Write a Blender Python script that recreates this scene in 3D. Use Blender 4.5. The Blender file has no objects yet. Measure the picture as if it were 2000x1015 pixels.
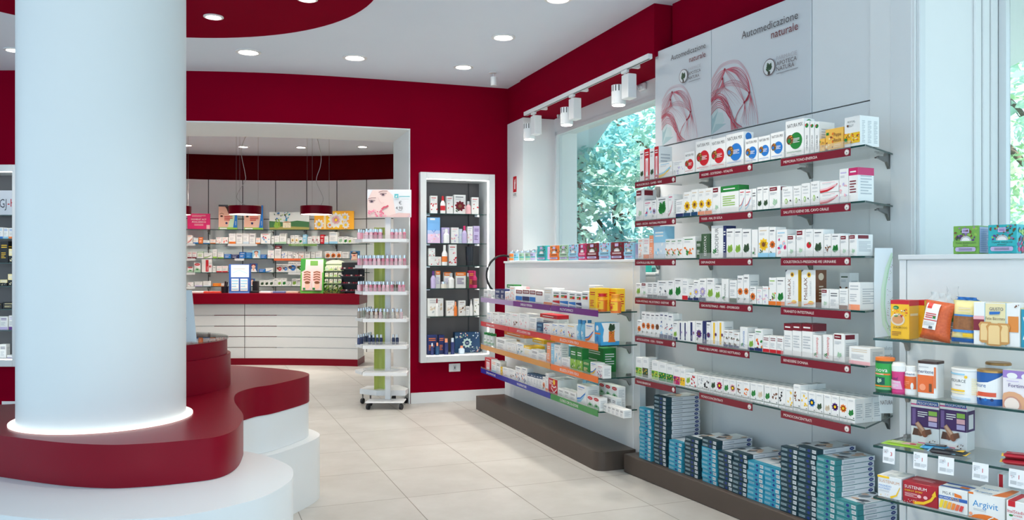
import bpy, math, random
from mathutils import Vector, Matrix
R0 = random.Random(7)
scene = bpy.context.scene
COL = scene.collection
FPX, CX, HY, CAMZ = 1590.0, 1000.0, 518.5, 1.35      # focal length in pixels of a 2000 px wide frame, horizon row, eye height
rad = math.radians

# ---------------------------------------------------------------- colours and materials
def lin(c):
    c /= 255.0
    return c / 12.92 if c <= 0.04045 else ((c + 0.055) / 1.055) ** 2.4
PAL = dict(W=(240, 240, 238), K=(18, 18, 22), N=(30, 45, 100), B=(35, 120, 200), L=(150, 205, 232), R=(205, 25, 40), D=(122, 16, 36),
           O=(236, 122, 40), Y=(248, 200, 40), G=(30, 130, 55), g=(150, 195, 80), T=(40, 170, 175), P=(242, 185, 190), M=(205, 40, 105),
           V=(95, 45, 130), v=(196, 182, 222), S=(190, 194, 198), s=(88, 92, 98), C=(246, 230, 178), n=(120, 72, 42), b=(222, 205, 180),
           E=(170, 205, 175), A=(60, 90, 62), X=(250, 160, 120), Z=(20, 70, 110), F=(235, 195, 175), H=(205, 220, 232))
CN = dict(W='white', K='black', N='navy', B='blue', L='pale blue', R='red', D='dark red', O='orange', Y='yellow', G='green', g='light green', T='teal',
          P='pink', M='magenta', V='purple', v='lilac', S='grey', s='dark grey', C='cream', n='brown', b='beige', E='pale green', A='dark green',
          X='peach', Z='deep blue', F='skin toned', H='icy blue')
_m = {}
def mat(c, rough=0.45, metal=0.0, emit=0.0, spec=0.5, coat=0.0):
    if isinstance(c, str): c = PAL[c]
    key = (tuple(c), rough, metal, emit, spec, coat)
    if key in _m: return _m[key]
    m = bpy.data.materials.new('surface_%d_%d_%d' % tuple(int(x) for x in c)); m.use_nodes = True
    p = m.node_tree.nodes['Principled BSDF']
    rgb = (lin(c[0]), lin(c[1]), lin(c[2]), 1)
    p.inputs['Base Color'].default_value = rgb
    p.inputs['Roughness'].default_value = rough
    p.inputs['Metallic'].default_value = metal
    p.inputs['Specular IOR Level'].default_value = spec
    p.inputs['Coat Weight'].default_value = coat
    if emit:
        p.inputs['Emission Color'].default_value = rgb
        p.inputs['Emission Strength'].default_value = emit
    _m[key] = m
    return m
def noisy(name, c1, c2, rough, scale, detail=4, spec=0.5, bump=0.0):
    m = bpy.data.materials.new(name); m.use_nodes = True; nt = m.node_tree; p = nt.nodes['Principled BSDF']
    geo = nt.nodes.new('ShaderNodeNewGeometry'); no = nt.nodes.new('ShaderNodeTexNoise'); ra = nt.nodes.new('ShaderNodeMix'); ra.data_type = 'RGBA'
    no.inputs['Scale'].default_value = scale; no.inputs['Detail'].default_value = detail
    nt.links.new(geo.outputs['Position'], no.inputs['Vector']); nt.links.new(no.outputs['Fac'], ra.inputs['Factor'])
    ra.inputs['A'].default_value = tuple(lin(x) for x in c1) + (1,); ra.inputs['B'].default_value = tuple(lin(x) for x in c2) + (1,)
    nt.links.new(ra.outputs['Result'], p.inputs['Base Color'])
    p.inputs['Roughness'].default_value = rough; p.inputs['Specular IOR Level'].default_value = spec
    if bump:
        b = nt.nodes.new('ShaderNodeBump'); b.inputs['Strength'].default_value = bump; b.inputs['Distance'].default_value = 0.002
        nt.links.new(no.outputs['Fac'], b.inputs['Height']); nt.links.new(b.outputs['Normal'], p.inputs['Normal'])
    return m
def glass_mat(name, tint, refl=0.04, rough=0.0, body=0.0):
    m = bpy.data.materials.new(name); m.use_nodes = True; nt = m.node_tree; nt.nodes.clear()
    out = nt.nodes.new('ShaderNodeOutputMaterial'); tr = nt.nodes.new('ShaderNodeBsdfTransparent'); gl = nt.nodes.new('ShaderNodeBsdfGlossy')
    mx = nt.nodes.new('ShaderNodeMixShader'); lw = nt.nodes.new('ShaderNodeLayerWeight'); lw.inputs['Blend'].default_value = .5
    pw = nt.nodes.new('ShaderNodeMath'); pw.operation = 'POWER'; pw.inputs[1].default_value = 5.0; nt.links.new(lw.outputs['Facing'], pw.inputs[0])
    mm = nt.nodes.new('ShaderNodeMath'); mm.operation = 'MULTIPLY_ADD'; mm.inputs[1].default_value = .8; mm.inputs[2].default_value = refl
    tr.inputs['Color'].default_value = tuple(tint) + (1,); gl.inputs['Roughness'].default_value = rough
    nt.links.new(pw.outputs[0], mm.inputs[0]); nt.links.new(mm.outputs[0], mx.inputs['Fac'])
    nt.links.new(tr.outputs[0], mx.inputs[1]); nt.links.new(gl.outputs[0], mx.inputs[2])
    last = mx
    if body:
        df = nt.nodes.new('ShaderNodeBsdfDiffuse'); df.inputs['Color'].default_value = (0.9, 0.92, 0.93, 1)
        m2 = nt.nodes.new('ShaderNodeMixShader'); m2.inputs['Fac'].default_value = body
        nt.links.new(mx.outputs[0], m2.inputs[1]); nt.links.new(df.outputs[0], m2.inputs[2]); last = m2
    nt.links.new(last.outputs[0], out.inputs['Surface'])
    return m

# ---------------------------------------------------------------- mesh building
class MB:
    def __init__(s): s.v, s.f, s.m, s.sm, s.mats = [], [], [], [], []
    def mi(s, m):
        if isinstance(m, (str, tuple)): m = mat(m)
        if m not in s.mats: s.mats.append(m)
        return s.mats.index(m)
    def add(s, vs, fs, m, smooth=False):
        k = len(s.v); i = s.mi(m); s.v.extend(tuple(x) for x in vs)
        for f in fs: s.f.append(tuple(a + k for a in f)); s.m.append(i); s.sm.append(smooth)
        return s
    def box(s, x0, x1, y0, y1, z0, z1, m, M=None):
        vs = [(x, y, z) for z in (z0, z1) for y in (y0, y1) for x in (x0, x1)]
        if M is not None: vs = [M @ Vector(v) for v in vs]
        return s.add(vs, [(0, 2, 3, 1), (4, 5, 7, 6), (0, 1, 5, 4), (2, 6, 7, 3), (0, 4, 6, 2), (1, 3, 7, 5)], m)
    def bevbox(s, x0, x1, y0, y1, z0, z1, m, b=0.003, M=None):
        # a box whose twelve edges are chamfered
        vs, idx = [], {}
        for ax in range(3):
            for sx in (0, 1):
                for sy in (0, 1):
                    for sz in (0, 1):
                        p = [(x0, x1)[sx], (y0, y1)[sy], (z0, z1)[sz]]
                        for k, sg in enumerate((sx, sy, sz)):
                            if k != ax: p[k] += b if not sg else -b
                        idx[(ax, sx, sy, sz)] = len(vs); vs.append(p)
        if M is not None: vs = [M @ Vector(v) for v in vs]
        g = lambda ax, a, b_, c: idx[(ax, a, b_, c)]
        fs = []
        for k in (0, 1):
            q = [g(0, k, 0, 0), g(0, k, 1, 0), g(0, k, 1, 1), g(0, k, 0, 1)]; fs.append(q if k else q[::-1])
            q = [g(1, 0, k, 0), g(1, 0, k, 1), g(1, 1, k, 1), g(1, 1, k, 0)]; fs.append(q if k else q[::-1])
            q = [g(2, 0, 0, k), g(2, 1, 0, k), g(2, 1, 1, k), g(2, 0, 1, k)]; fs.append(q if k else q[::-1])
        for a in (0, 1):
            for c in (0, 1):
                fs.append([g(0, a, c, 0), g(0, a, c, 1), g(1, a, c, 1), g(1, a, c, 0)])
                fs.append([g(0, a, 0, c), g(0, a, 1, c), g(2, a, 1, c), g(2, a, 0, c)])
                fs.append([g(1, 0, a, c), g(1, 1, a, c), g(2, 1, a, c), g(2, 0, a, c)])
                for d in (0, 1): fs.append([g(0, a, c, d), g(1, a, c, d), g(2, a, c, d)])
        return s.add(vs, fs, m)
    def prism(s, pts, z0, z1, m, top=None, smooth=False, caps=True):
        n = len(pts)
        a = sum(pts[i][0] * pts[(i + 1) % n][1] - pts[(i + 1) % n][0] * pts[i][1] for i in range(n))
        if a < 0: pts = pts[::-1]
        vs = [(p[0], p[1], z0) for p in pts] + [(p[0], p[1], z1) for p in pts]
        s.add(vs, [(i, (i + 1) % n, n + (i + 1) % n, n + i) for i in range(n)], m, smooth)
        if caps:
            s.add([(p[0], p[1], z1) for p in pts], [tuple(range(n))], top or m)
            s.add([(p[0], p[1], z0) for p in pts], [tuple(range(n))[::-1]], m)
        return s
    def lathe(s, prof, m, seg=24, c=(0, 0), smooth=True, mats=None, sy=1.0, caps=True):
        n = len(prof); vs = []
        for r, z in prof:
            for k in range(seg):
                a = 2 * math.pi * k / seg; vs.append((c[0] + r * math.cos(a), c[1] + r * sy * math.sin(a), z))
        for i in range(n - 1):
            mm = mats[min(i, len(mats) - 1)] if mats else m
            sub = vs[i * seg:(i + 2) * seg]
            s.add(sub, [(k, (k + 1) % seg, seg + (k + 1) % seg, seg + k) for k in range(seg)], mm, smooth)
        for i, fl in ((0, True), (n - 1, False)) if caps else ():
            if prof[i][0] > 1e-6:
                mm = (mats[0] if i == 0 else mats[-1]) if mats else m
                q = tuple(range(seg)); s.add(vs[i * seg:(i + 1) * seg], [q[::-1] if fl else q], mm)
        return s
    def tube(s, path, r, m, seg=6, smooth=True):
        P = [Vector(p) for p in path]; vs = []
        for i, p in enumerate(P):
            d = (P[min(i + 1, len(P) - 1)] - P[max(i - 1, 0)]).normalized()
            a = d.cross(Vector((0, 0, 1)) if abs(d.z) < 0.9 else Vector((1, 0, 0))).normalized(); b = d.cross(a)
            for k in range(seg):
                t = 2 * math.pi * k / seg; vs.append(p + r * (math.cos(t) * a + math.sin(t) * b))
        fs = [(i * seg + k, i * seg + (k + 1) % seg, (i + 1) * seg + (k + 1) % seg, (i + 1) * seg + k) for i in range(len(P) - 1) for k in range(seg)]
        fs += [tuple(range(seg)), tuple(range(len(vs) - seg, len(vs)))[::-1]]
        return s.add(vs, fs, m, smooth)
    def build(s, name, parent=None, loc=None, rz=None, mesh_only=False):
        me = bpy.data.meshes.new(name); me.from_pydata([tuple(v) for v in s.v], [], s.f)
        for m in s.mats: me.materials.append(m)
        me.polygons.foreach_set('material_index', s.m); me.polygons.foreach_set('use_smooth', s.sm); me.update()
        if mesh_only: return me
        return put(name, me, parent, loc, rz)
def put(name, me, parent=None, loc=None, rz=None):
    o = bpy.data.objects.new(name, me); COL.objects.link(o)
    if parent is not None: o.parent = parent
    if loc is not None: o.location = loc
    if rz is not None: o.rotation_euler = (0, 0, rz)
    return o
def empty(name, loc=(0, 0, 0), rz=0): return put(name, None, None, loc, rz)
ALL = []
def tag(o, label, cat, group=None, kind=None):
    o['label'] = label; o['category'] = cat
    if group: o['group'] = group
    if kind: o['kind'] = kind
    ALL.append(o); return o
def struct(o): o['kind'] = 'structure'; return o
def copy_thing(root, loc, rz):
    r = root.copy(); COL.objects.link(r); r.location = loc; r.rotation_euler = (0, 0, rz)
    for ch in list(root.children):
        c = ch.copy(); COL.objects.link(c); c.parent = r
        for g in list(ch.children):
            d = g.copy(); COL.objects.link(d); d.parent = c
    return r
ORD = ('first second third fourth fifth sixth seventh eighth ninth tenth eleventh twelfth thirteenth fourteenth fifteenth sixteenth seventeenth eighteenth nineteenth '
       'twentieth').split()
ORD += ['twenty-' + x for x in ORD[:9]] + ['thirtieth'] + ['thirty-' + x for x in ORD[:9]] + ['fortieth'] + ['forty-' + x for x in ORD[:9]]

# ---------------------------------------------------------------- flat lettering and printed marks
_txt = {}
def glyphs(txt):
    if txt not in _txt:
        cu = bpy.data.curves.new('lettering', 'FONT'); cu.body = txt; cu.size = 1.0; cu.resolution_u = 2
        o = bpy.data.objects.new('lettering', cu); COL.objects.link(o)
        bpy.context.view_layer.update()
        me = o.evaluated_get(bpy.context.evaluated_depsgraph_get()).to_mesh()
        vs = [(v.co.x, v.co.y) for v in me.vertices]; fs = [tuple(p.vertices) for p in me.polygons]
        bpy.data.objects.remove(o); bpy.data.curves.remove(cu)
        x0 = min(v[0] for v in vs); x1 = max(v[0] for v in vs)
        _txt[txt] = ([(x - x0, y) for x, y in vs], fs, x1 - x0)
    return _txt[txt]
def leafpts(x, y, L, w, ang):
    c, s_ = math.cos(ang), math.sin(ang); out = []
    for a, b in ((0, 0), (.25, .42), (.5, .5), (.78, .32), (1, 0), (.78, -.32), (.5, -.5), (.25, -.42)):
        X, Y = a * L, b * w; out.append((x + X * c - Y * s_, y + X * s_ + Y * c))
    return out
def cut_grid(pts, g):
    """Slice a flat polygon into strips no wider or taller than g, so that it can bend with the surface below it."""
    out = [pts]
    for ax in (0, 1):
        nxt = []
        for q in out:
            lo, hi = min(p[ax] for p in q), max(p[ax] for p in q); n = max(1, int(math.ceil((hi - lo) / g)))
            for i in range(n):
                r = q
                for lim, sg in ((lo + (hi - lo) * i / n, 1), (lo + (hi - lo) * (i + 1) / n, -1)):
                    if (sg > 0 and i == 0) or (sg < 0 and i == n - 1): continue
                    w = []
                    for k in range(len(r)):
                        a, b = r[k - 1], r[k]; da, db = sg * (a[ax] - lim), sg * (b[ax] - lim)
                        if (da >= 0) != (db >= 0): f = da / (da - db); w.append((a[0] + f * (b[0] - a[0]), a[1] + f * (b[1] - a[1])))
                        if db >= 0: w.append(b)
                    r = w
                if len(r) > 2: nxt.append(r)
        out = nxt
    return out
class Face:
    """A flat printed face: origin at its lower left corner, u to the right, v up, w by h metres; marks lie a hair above the card."""
    def __init__(s, mb, o, u, v, w, h, lift=0.0004, grid=None): s.grid = grid; s.mb, s.o, s.u, s.v, s.w, s.h, s.k, s.lift = mb, Vector(o), Vector(u), Vector(v), w, h, 0, lift; s.n = s.u.cross(s.v)
    def P(s, x, y): return s.o + s.u * x + s.v * y + s.n * (s.lift * s.k)
    def poly(s, pts, m, step=True):
        if step: s.k += 1
        pts = [(min(max(x, 0), s.w), min(max(y, 0), s.h)) for x, y in pts]
        for q in (cut_grid(pts, s.grid) if s.grid else [pts]): s.mb.add([s.P(x, y) for x, y in q], [tuple(range(len(q)))], m)
    def draw(s, ops):
        w, h = s.w, s.h
        for op in ops:
            k = op[0]
            if k == 'r': s.poly([(op[1] * w, op[2] * h), (op[3] * w, op[2] * h), (op[3] * w, op[4] * h), (op[1] * w, op[4] * h)], op[5])
            elif k == 'c':
                rx = op[3] * w; ry = op[5] * h if len(op) > 5 else rx; n = 18
                s.poly([(op[1] * w + rx * math.cos(2 * math.pi * i / n), op[2] * h + ry * math.sin(2 * math.pi * i / n)) for i in range(n)], op[4])
            elif k == 'q': s.poly([(x * w, y * h) for x, y in op[1]], op[2])
            elif k == 'n':
                x0, y0, x1, y1, c, n = op[1:7]; s.k += 1
                for i in range(n):
                    yy = y1 - (i + .75) * (y1 - y0) / n; xe = x1 - (0.0 if i % 3 != 2 else .3 * (x1 - x0)); t = .42 * (y1 - y0) / n
                    s.poly([(x0 * w, yy * h), (xe * w, yy * h), (xe * w, (yy + t) * h), (x0 * w, (yy + t) * h)], c, False)
            elif k in 'tT':
                x, y, size, txt, c = op[1:6]; al = op[6] if len(op) > 6 else 'l'; mxw = op[7] if len(op) > 7 else 1.0
                vs, fs, tw = glyphs(txt); s.k += 1; sz = size * (h if k == 't' else w); sx = sz
                lim = mxw * (w if k == 't' else h)
                if tw * sx > lim: sx = lim / tw
                off = {'l': 0, 'c': -tw * sx / 2, 'r': -tw * sx}[al]
                if k == 't': pts = [s.P(x * w + off + a * sx, y * h + b * sz) for a, b in vs]
                else: pts = [s.P(x * w - b * sz, y * h + off + a * sx) for a, b in vs]
                s.mb.add(pts, fs, c)
            elif k == 'f':
                x, y, r, c, c2 = op[1] * w, op[2] * h, op[3] * w, op[4], op[5]; s.k += 1
                for i in range(9):
                    a = 2 * math.pi * i / 9 + .2; s.poly(leafpts(x, y, r, r * .62, a), c, False)
                s.draw([('c', op[1], op[2], op[3] * .34, c2)])
            elif k == 'l':
                x, y, r, c = op[1] * w, op[2] * h, op[3] * w, op[4]; s.k += 1; n = op[5] if len(op) > 5 else 5
                s.poly([(x - r * .04, y), (x + r * .04, y), (x + r * .1, y + r * 1.5), (x + r * .04, y + r * 1.5)], c, False)
                for i in range(n):
                    t = .15 + .9 * i / n; sg = 1 if i % 2 else -1
                    s.poly(leafpts(x + r * .07 * t, y + t * 1.3 * r, r * (1.15 - .25 * t), r * .52, math.pi / 2 - sg * (.95 - .3 * t)), c, False)
            elif k == 'd':      # a scatter of small daubs
                x0, y0, x1, y1, cs, n, sd = op[1:8]; q = random.Random(sd); s.k += 1
                for i in range(n):
                    x = q.uniform(x0, x1) * w; y = q.uniform(y0, y1) * h; r = q.uniform(.5, 1) * .24 * min(w * (x1 - x0), h * (y1 - y0)) * (op[8] if len(op) > 8 else 1)
                    s.k += .2
                    s.poly(leafpts(x, y, r * 1.6, r, q.uniform(0, 6.3)), cs[i % len(cs)], False)
            elif k == 'a':      # a curved ribbon through points
                pts, t, c = op[1], op[2] * w, op[3]; s.k += 1
                P = [Vector((x * w, y * h)) for x, y in pts]; L, Rr = [], []
                for i, p in enumerate(P):
                    d = (P[min(i + 1, len(P) - 1)] - P[max(i - 1, 0)]); d = d.normalized() if d.length else Vector((1, 0)); nn = Vector((-d.y, d.x))
                    tt = t * (1 if len(op) < 5 else (1 - .8 * i / (len(P) - 1))); L.append(p + nn * tt / 2); Rr.append(p - nn * tt / 2)
                for i in range(len(P) - 1): s.poly([tuple(Rr[i]), tuple(Rr[i + 1]), tuple(L[i + 1]), tuple(L[i])], c, False)
    def sub(s): return s
def front(mb, w, d, h): return Face(mb, (-w / 2, -d / 2, 0), (1, 0, 0), (0, 0, 1), w, h)
def right_side(mb, w, d, h): return Face(mb, (w / 2, -d / 2, 0), (0, 1, 0), (0, 0, 1), d, h)
def left_side(mb, w, d, h): return Face(mb, (-w / 2, d / 2, 0), (0, -1, 0), (0, 0, 1), d, h)
def lid(mb, w, d, h): return Face(mb, (-w / 2, -d / 2, h), (1, 0, 0), (0, 1, 0), w, d)

# ---------------------------------------------------------------- where things stand
class Line:
    """A straight run of shelving on the plan: origin at its far end, t metres towards the near end, off metres into the wall."""
    def __init__(s, o, deg): s.o = Vector(o); a = rad(deg); s.u = Vector((math.sin(a), -math.cos(a))); s.n = Vector((math.cos(a), math.sin(a))); s.rz = a - math.pi / 2
    def at(s, t, off): return s.o + s.u * t + s.n * off
    def t_of(s, px, off):
        k = (px - CX) / FPX; o = s.o + s.n * off
        return (k * o.y - o.x) / (s.u.x - k * s.u.y)
    def M(s): return Matrix.Translation((s.o.x, s.o.y, 0)) @ Matrix.Rotation(s.rz, 4, 'Z')
def zof(py, Y): return CAMZ - (py - HY) / FPX * Y
def xof(px, Y): return (px - CX) / FPX * Y
TALL = Line((0.745, 5.30), 25.4)
LOW = Line((-0.338, 7.668), 21.0)
NEAR = Line((1.5075, 3.4), 39.0)
WALLA = Line((-0.052, 8.30), 21.0)
NICHE = Line((-0.994, 7.965), 0); 
_a = math.atan2(8.285 - 7.965, -0.052 + 0.994)
NICHE.u = Vector((math.cos(_a), math.sin(_a))); NICHE.n = Vector((-math.sin(_a), math.cos(_a))); NICHE.rz = _a
# ================================================================= materials of the room
m_red = noisy('crimson_wall_paint', (138, 0, 34), (130, 0, 31), 0.7, 3.0, spec=0.02)
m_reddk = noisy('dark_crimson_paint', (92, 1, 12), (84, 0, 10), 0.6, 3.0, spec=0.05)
m_white = noisy('white_wall_paint', (237, 238, 238), (232, 234, 234), 0.6, 4.0, spec=0.3)
m_ceil = noisy('white_ceiling_paint', (228, 236, 247), (224, 233, 245), 0.7, 3.0, spec=0.2)
m_panel = noisy('pale_grey_laminate', (232, 234, 235), (228, 231, 232), 0.35, 6.0, spec=0.4)
m_lacq = noisy('white_lacquer', (224, 227, 228), (220, 224, 226), 0.3, 5.0, spec=0.45)
m_redlacq = noisy('crimson_lacquer', (128, 2, 30), (120, 1, 27), 0.33, 5.0, spec=0.18)
m_plinth = noisy('taupe_laminate', (84, 73, 66), (77, 67, 60), 0.45, 8.0, spec=0.4)
m_metal = mat((150, 150, 148), 0.35, 0.9); m_chrome = mat((215, 218, 222), 0.15, 1.0); m_dkmetal = mat((70, 70, 72), 0.4, 0.7)
m_gap = mat((70, 72, 74), 0.8)
m_gedge = mat((14, 62, 58), 0.15, spec=0.6)
m_glass = glass_mat('shelf_glass', (0.955, 0.98, 0.972), 0.035)
m_pane = glass_mat('window_glass', (0.97, 0.99, 0.995), 0.03)
m_acryl = glass_mat('clear_plastic', (0.97, 0.97, 0.97), 0.04, 0.05, 0.10)
m_frost = glass_mat('frosted_plastic', (0.85, 0.88, 0.88), 0.04, 0.3, 0.4)
m_plw = mat((236, 237, 238), 0.4)
m_led = mat((255, 252, 245), 0.5, emit=3.2); m_lamp = mat((255, 248, 236), 0.5, emit=14.0)
def floor_mat():
    m = bpy.data.materials.new('cream_floor_tiles'); m.use_nodes = True; nt = m.node_tree; p = nt.nodes['Principled BSDF']; L = nt.links.new
    geo = nt.nodes.new('ShaderNodeNewGeometry'); mp = nt.nodes.new('ShaderNodeMapping'); mp.vector_type = 'TEXTURE'
    mp.inputs['Location'].default_value = (-0.613, 4.743, 0); mp.inputs['Rotation'].default_value = (0, 0, rad(21.4))
    br = nt.nodes.new('ShaderNodeTexBrick'); br.offset = 0.0; br.squash = 1.0
    br.inputs['Scale'].default_value = 1.0; br.inputs['Mortar Size'].default_value = 0.0028; br.inputs['Mortar Smooth'].default_value = 0.2
    br.inputs['Brick Width'].default_value = 0.622; br.inputs['Row Height'].default_value = 0.655; br.inputs['Bias'].default_value = 0
    br.inputs['Color1'].default_value = (lin(193), lin(191), lin(187), 1); br.inputs['Color2'].default_value = (lin(187), lin(185), lin(181), 1)
    br.inputs['Mortar'].default_value = (lin(128), lin(121), lin(112), 1)
    no = nt.nodes.new('ShaderNodeTexNoise'); no.inputs['Scale'].default_value = 2.6; no.inputs['Detail'].default_value = 8; no.inputs['Roughness'].default_value = .62
    cr = nt.nodes.new('ShaderNodeValToRGB'); cr.color_ramp.elements[0].position = .3; cr.color_ramp.elements[1].position = .72
    cr.color_ramp.elements[0].color = (.80, .79, .77, 1); cr.color_ramp.elements[1].color = (1, 1, 1, 1)
    mx = nt.nodes.new('ShaderNodeMix'); mx.data_type = 'RGBA'; mx.blend_type = 'MULTIPLY'; mx.inputs['Factor'].default_value = 1
    L(geo.outputs['Position'], mp.inputs['Vector']); L(mp.outputs[0], br.inputs['Vector']); L(mp.outputs[0], no.inputs['Vector'])
    L(no.outputs['Fac'], cr.inputs[0]); L(br.outputs['Color'], mx.inputs['A']); L(cr.outputs[0], mx.inputs['B']); L(mx.outputs['Result'], p.inputs['Base Color'])
    bp = nt.nodes.new('ShaderNodeBump'); bp.inputs['Strength'].default_value = .15; bp.inputs['Distance'].default_value = .002; bp.invert = True
    L(br.outputs['Fac'], bp.inputs['Height']); L(bp.outputs[0], p.inputs['Normal'])
    p.inputs['Roughness'].default_value = .36; p.inputs['Specular IOR Level'].default_value = .4
    return m
# ================================================================= shell
struct(MB().box(-8, 4.5, -4, 15, -0.1, 0, floor_mat()).build('floor'))
HC = 3.15
def smooth_line(pts, n=8):
    out = []
    for i in range(len(pts) - 1):
        p0, p1, p2, p3 = pts[max(i - 1, 0)], pts[i], pts[i + 1], pts[min(i + 2, len(pts) - 1)]
        for k in range(n):
            t = k / n
            out.append(tuple(.5 * (2 * p1[j] + (p2[j] - p0[j]) * t + (2 * p0[j] - 5 * p1[j] + 4 * p2[j] - p3[j]) * t * t + (3 * p1[j] - p0[j] - 3 * p2[j] + p3[j]) * t ** 3) for j in range(2)))
    out.append(tuple(pts[-1])); return out
def smooth_loop(pts, n=8):
    out = []; N = len(pts)
    for i in range(N):
        p0, p1, p2, p3 = pts[i - 1], pts[i], pts[(i + 1) % N], pts[(i + 2) % N]
        for k in range(n):
            t = k / n
            out.append(tuple(.5 * (2 * p1[j] + (p2[j] - p0[j]) * t + (2 * p0[j] - 5 * p1[j] + 4 * p2[j] - p3[j]) * t * t + (3 * p1[j] - p0[j] - 3 * p2[j] + p3[j]) * t ** 3) for j in range(2)))
    return out
def offset_loop(pts, d):
    N = len(pts); a = sum(pts[i][0] * pts[(i + 1) % N][1] - pts[(i + 1) % N][0] * pts[i][1] for i in range(N)); sg = 1 if a > 0 else -1
    out = []
    for i in range(N):
        t = Vector((pts[(i + 1) % N][0] - pts[i - 1][0], pts[(i + 1) % N][1] - pts[i - 1][1])).normalized()
        out.append((pts[i][0] + sg * t.y * d, pts[i][1] - sg * t.x * d))
    return out
def strip_between(a, b): return list(a) + list(b)[::-1]
# plan of the curved back wall, left of the doorway, over it, and right of it
BW = smooth_line([(-8, 7.75), (-6.2, 7.56), (-4.72, 7.5), (-3.6, 7.5), (-2.6, 7.565), (-1.842, 7.706), (-0.994, 7.965)], 8)
TH = 0.83
def pushed(pts, d):
    out = []
    for i, p in enumerate(pts):
        a = pts[max(i - 1, 0)]; b = pts[min(i + 1, len(pts) - 1)]; t = Vector((b[0] - a[0], b[1] - a[1])).normalized(); out.append((p[0] - t.y * d, p[1] + t.x * d))
    return out
left_run = [p for p in BW if p[0] <= -4.12]; over_run = [p for p in BW if p[0] >= -4.13]
LN_T0, LN_T1 = (-5.45, 7.52), (-4.50, 7.51)
mb = MB()
mb.prism(strip_between([p for p in left_run if p[0] <= -5.3], pushed([p for p in left_run if p[0] <= -5.3], .6)), 0, HC, m_red)
mb.prism(strip_between([(-5.4, 7.52), (-4.12, 7.5)], [(-5.4, 8.0), (-4.12, 8.0)]), 0, .42, m_red)
mb.prism(strip_between([(-5.4, 7.52), (-4.12, 7.5)], [(-5.4, 8.0), (-4.12, 8.0)]), 2.28, HC, m_red)
mb.prism([(-5.4, 7.85), (-4.12, 7.85), (-4.12, 8.1), (-5.4, 8.1)], .4, 2.3, m_red)
mb.prism([(-4.50, 7.505), (-4.12, 7.50), (-4.12, 8.33), (-4.50, 8.33)], 0, HC, m_red)
mb.prism(strip_between(over_run, pushed(over_run, TH)), 2.69, HC, m_red)
# right of the doorway: solid wall with a hole for the niche
NW = (_b := (Vector((-0.052, 8.285)) - NICHE.o)).length
NX0, NX1, NZ0, NZ1 = 0.083, 0.848, 0.40, 2.265
NX1 = min(NX1, NW - .03)
Mn = Matrix.Translation((NICHE.o.x, NICHE.o.y, 0)) @ Matrix.Rotation(NICHE.rz, 4, 'Z')
mb.box(0, NX0, 0, TH, 0, HC, m_red, Mn); mb.box(NX1, NW + .4, 0, TH, 0, HC, m_red, Mn)
mb.box(NX0, NX1, 0, TH, 0, NZ0, m_red, Mn); mb.box(NX0, NX1, 0, TH, NZ1, HC, m_red, Mn); mb.box(NX0, NX1, .32, TH, NZ0, NZ1, m_red, Mn)
struct(mb.build('wall_back'))
# white lining of the doorway: right jamb and the underside of the header
mb = MB(); mb.box(-.014, -.001, .004, TH, 0, 2.69, m_white, Mn)
o_in = pushed(over_run, .004); o_out = pushed(over_run, TH)
mb.prism(strip_between(o_in, o_out), 2.676, 2.6895, m_white)
mb.prism([(-4.12, 7.504), (-4.106, 7.504), (-4.106, 8.33), (-4.12, 8.33)], 0, 2.69, m_white)
struct(mb.build('trim_1'))
# baseboards
mb = MB(); mb.box(0.002, NW - .01, -.014, -.001, 0, .105, m_panel, Mn); struct(mb.build('baseboard_back'))
mb = MB(); mb.prism(strip_between([(-6.5, 7.575), (-4.13, 7.488)], [(-6.5, 7.588), (-4.13, 7.499)]), 0, .10, m_panel); struct(mb.build('baseboard_left'))
# ceilings
struct(MB().box(-8, 4.5, -4, 8.75, HC, HC + .1, m_ceil).build('ceiling'))
mb = MB(); mb.prism([(-2.35 + 1.55 * math.cos(2 * math.pi * k / 96), 4.87 + 1.55 * math.sin(2 * math.pi * k / 96)) for k in range(96)], HC - .006, HC - .0005, m_red); struct(mb.build('trim_2'))
HB = 3.085
struct(MB().box(-8, 1.2, 8.5, 15, HB, HB + .1, m_ceil).build('ceiling_back_room'))
# right wall: white pier, lintel beam, window recess
Ma = WALLA.M()
WT0, WT1, WZ0, WZ1, REC = .476, 2.95, 1.30, 2.655, .335
mb = MB()
mb.box(-.05, .445, 0.0, REC + .22, 0, 2.785, m_white, Ma)
mb.box(.445, 3.4, REC, REC + .22, 0, WZ0, m_white, Ma); mb.box(.445, 3.4, REC, REC + .22, WZ1, HC, m_white, Ma)
mb.box(.445, WT0, REC, REC + .22, WZ0, WZ1, m_white, Ma); mb.box(WT1, 3.4, REC, REC + .22, WZ0, WZ1, m_white, Ma)
mb.box(.445, 2.9, .0, REC, 0, 1.28, m_white, Ma)
struct(mb.build('wall_right'))
mb = MB(); mb.box(-.05, .40, .004, .4, 2.785, HC, m_reddk if False else m_red, Ma); mb.box(.40, 2.9, -.012, REC, 2.79, HC, m_red, Ma); struct(mb.build('wall_right_beam'))
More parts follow.
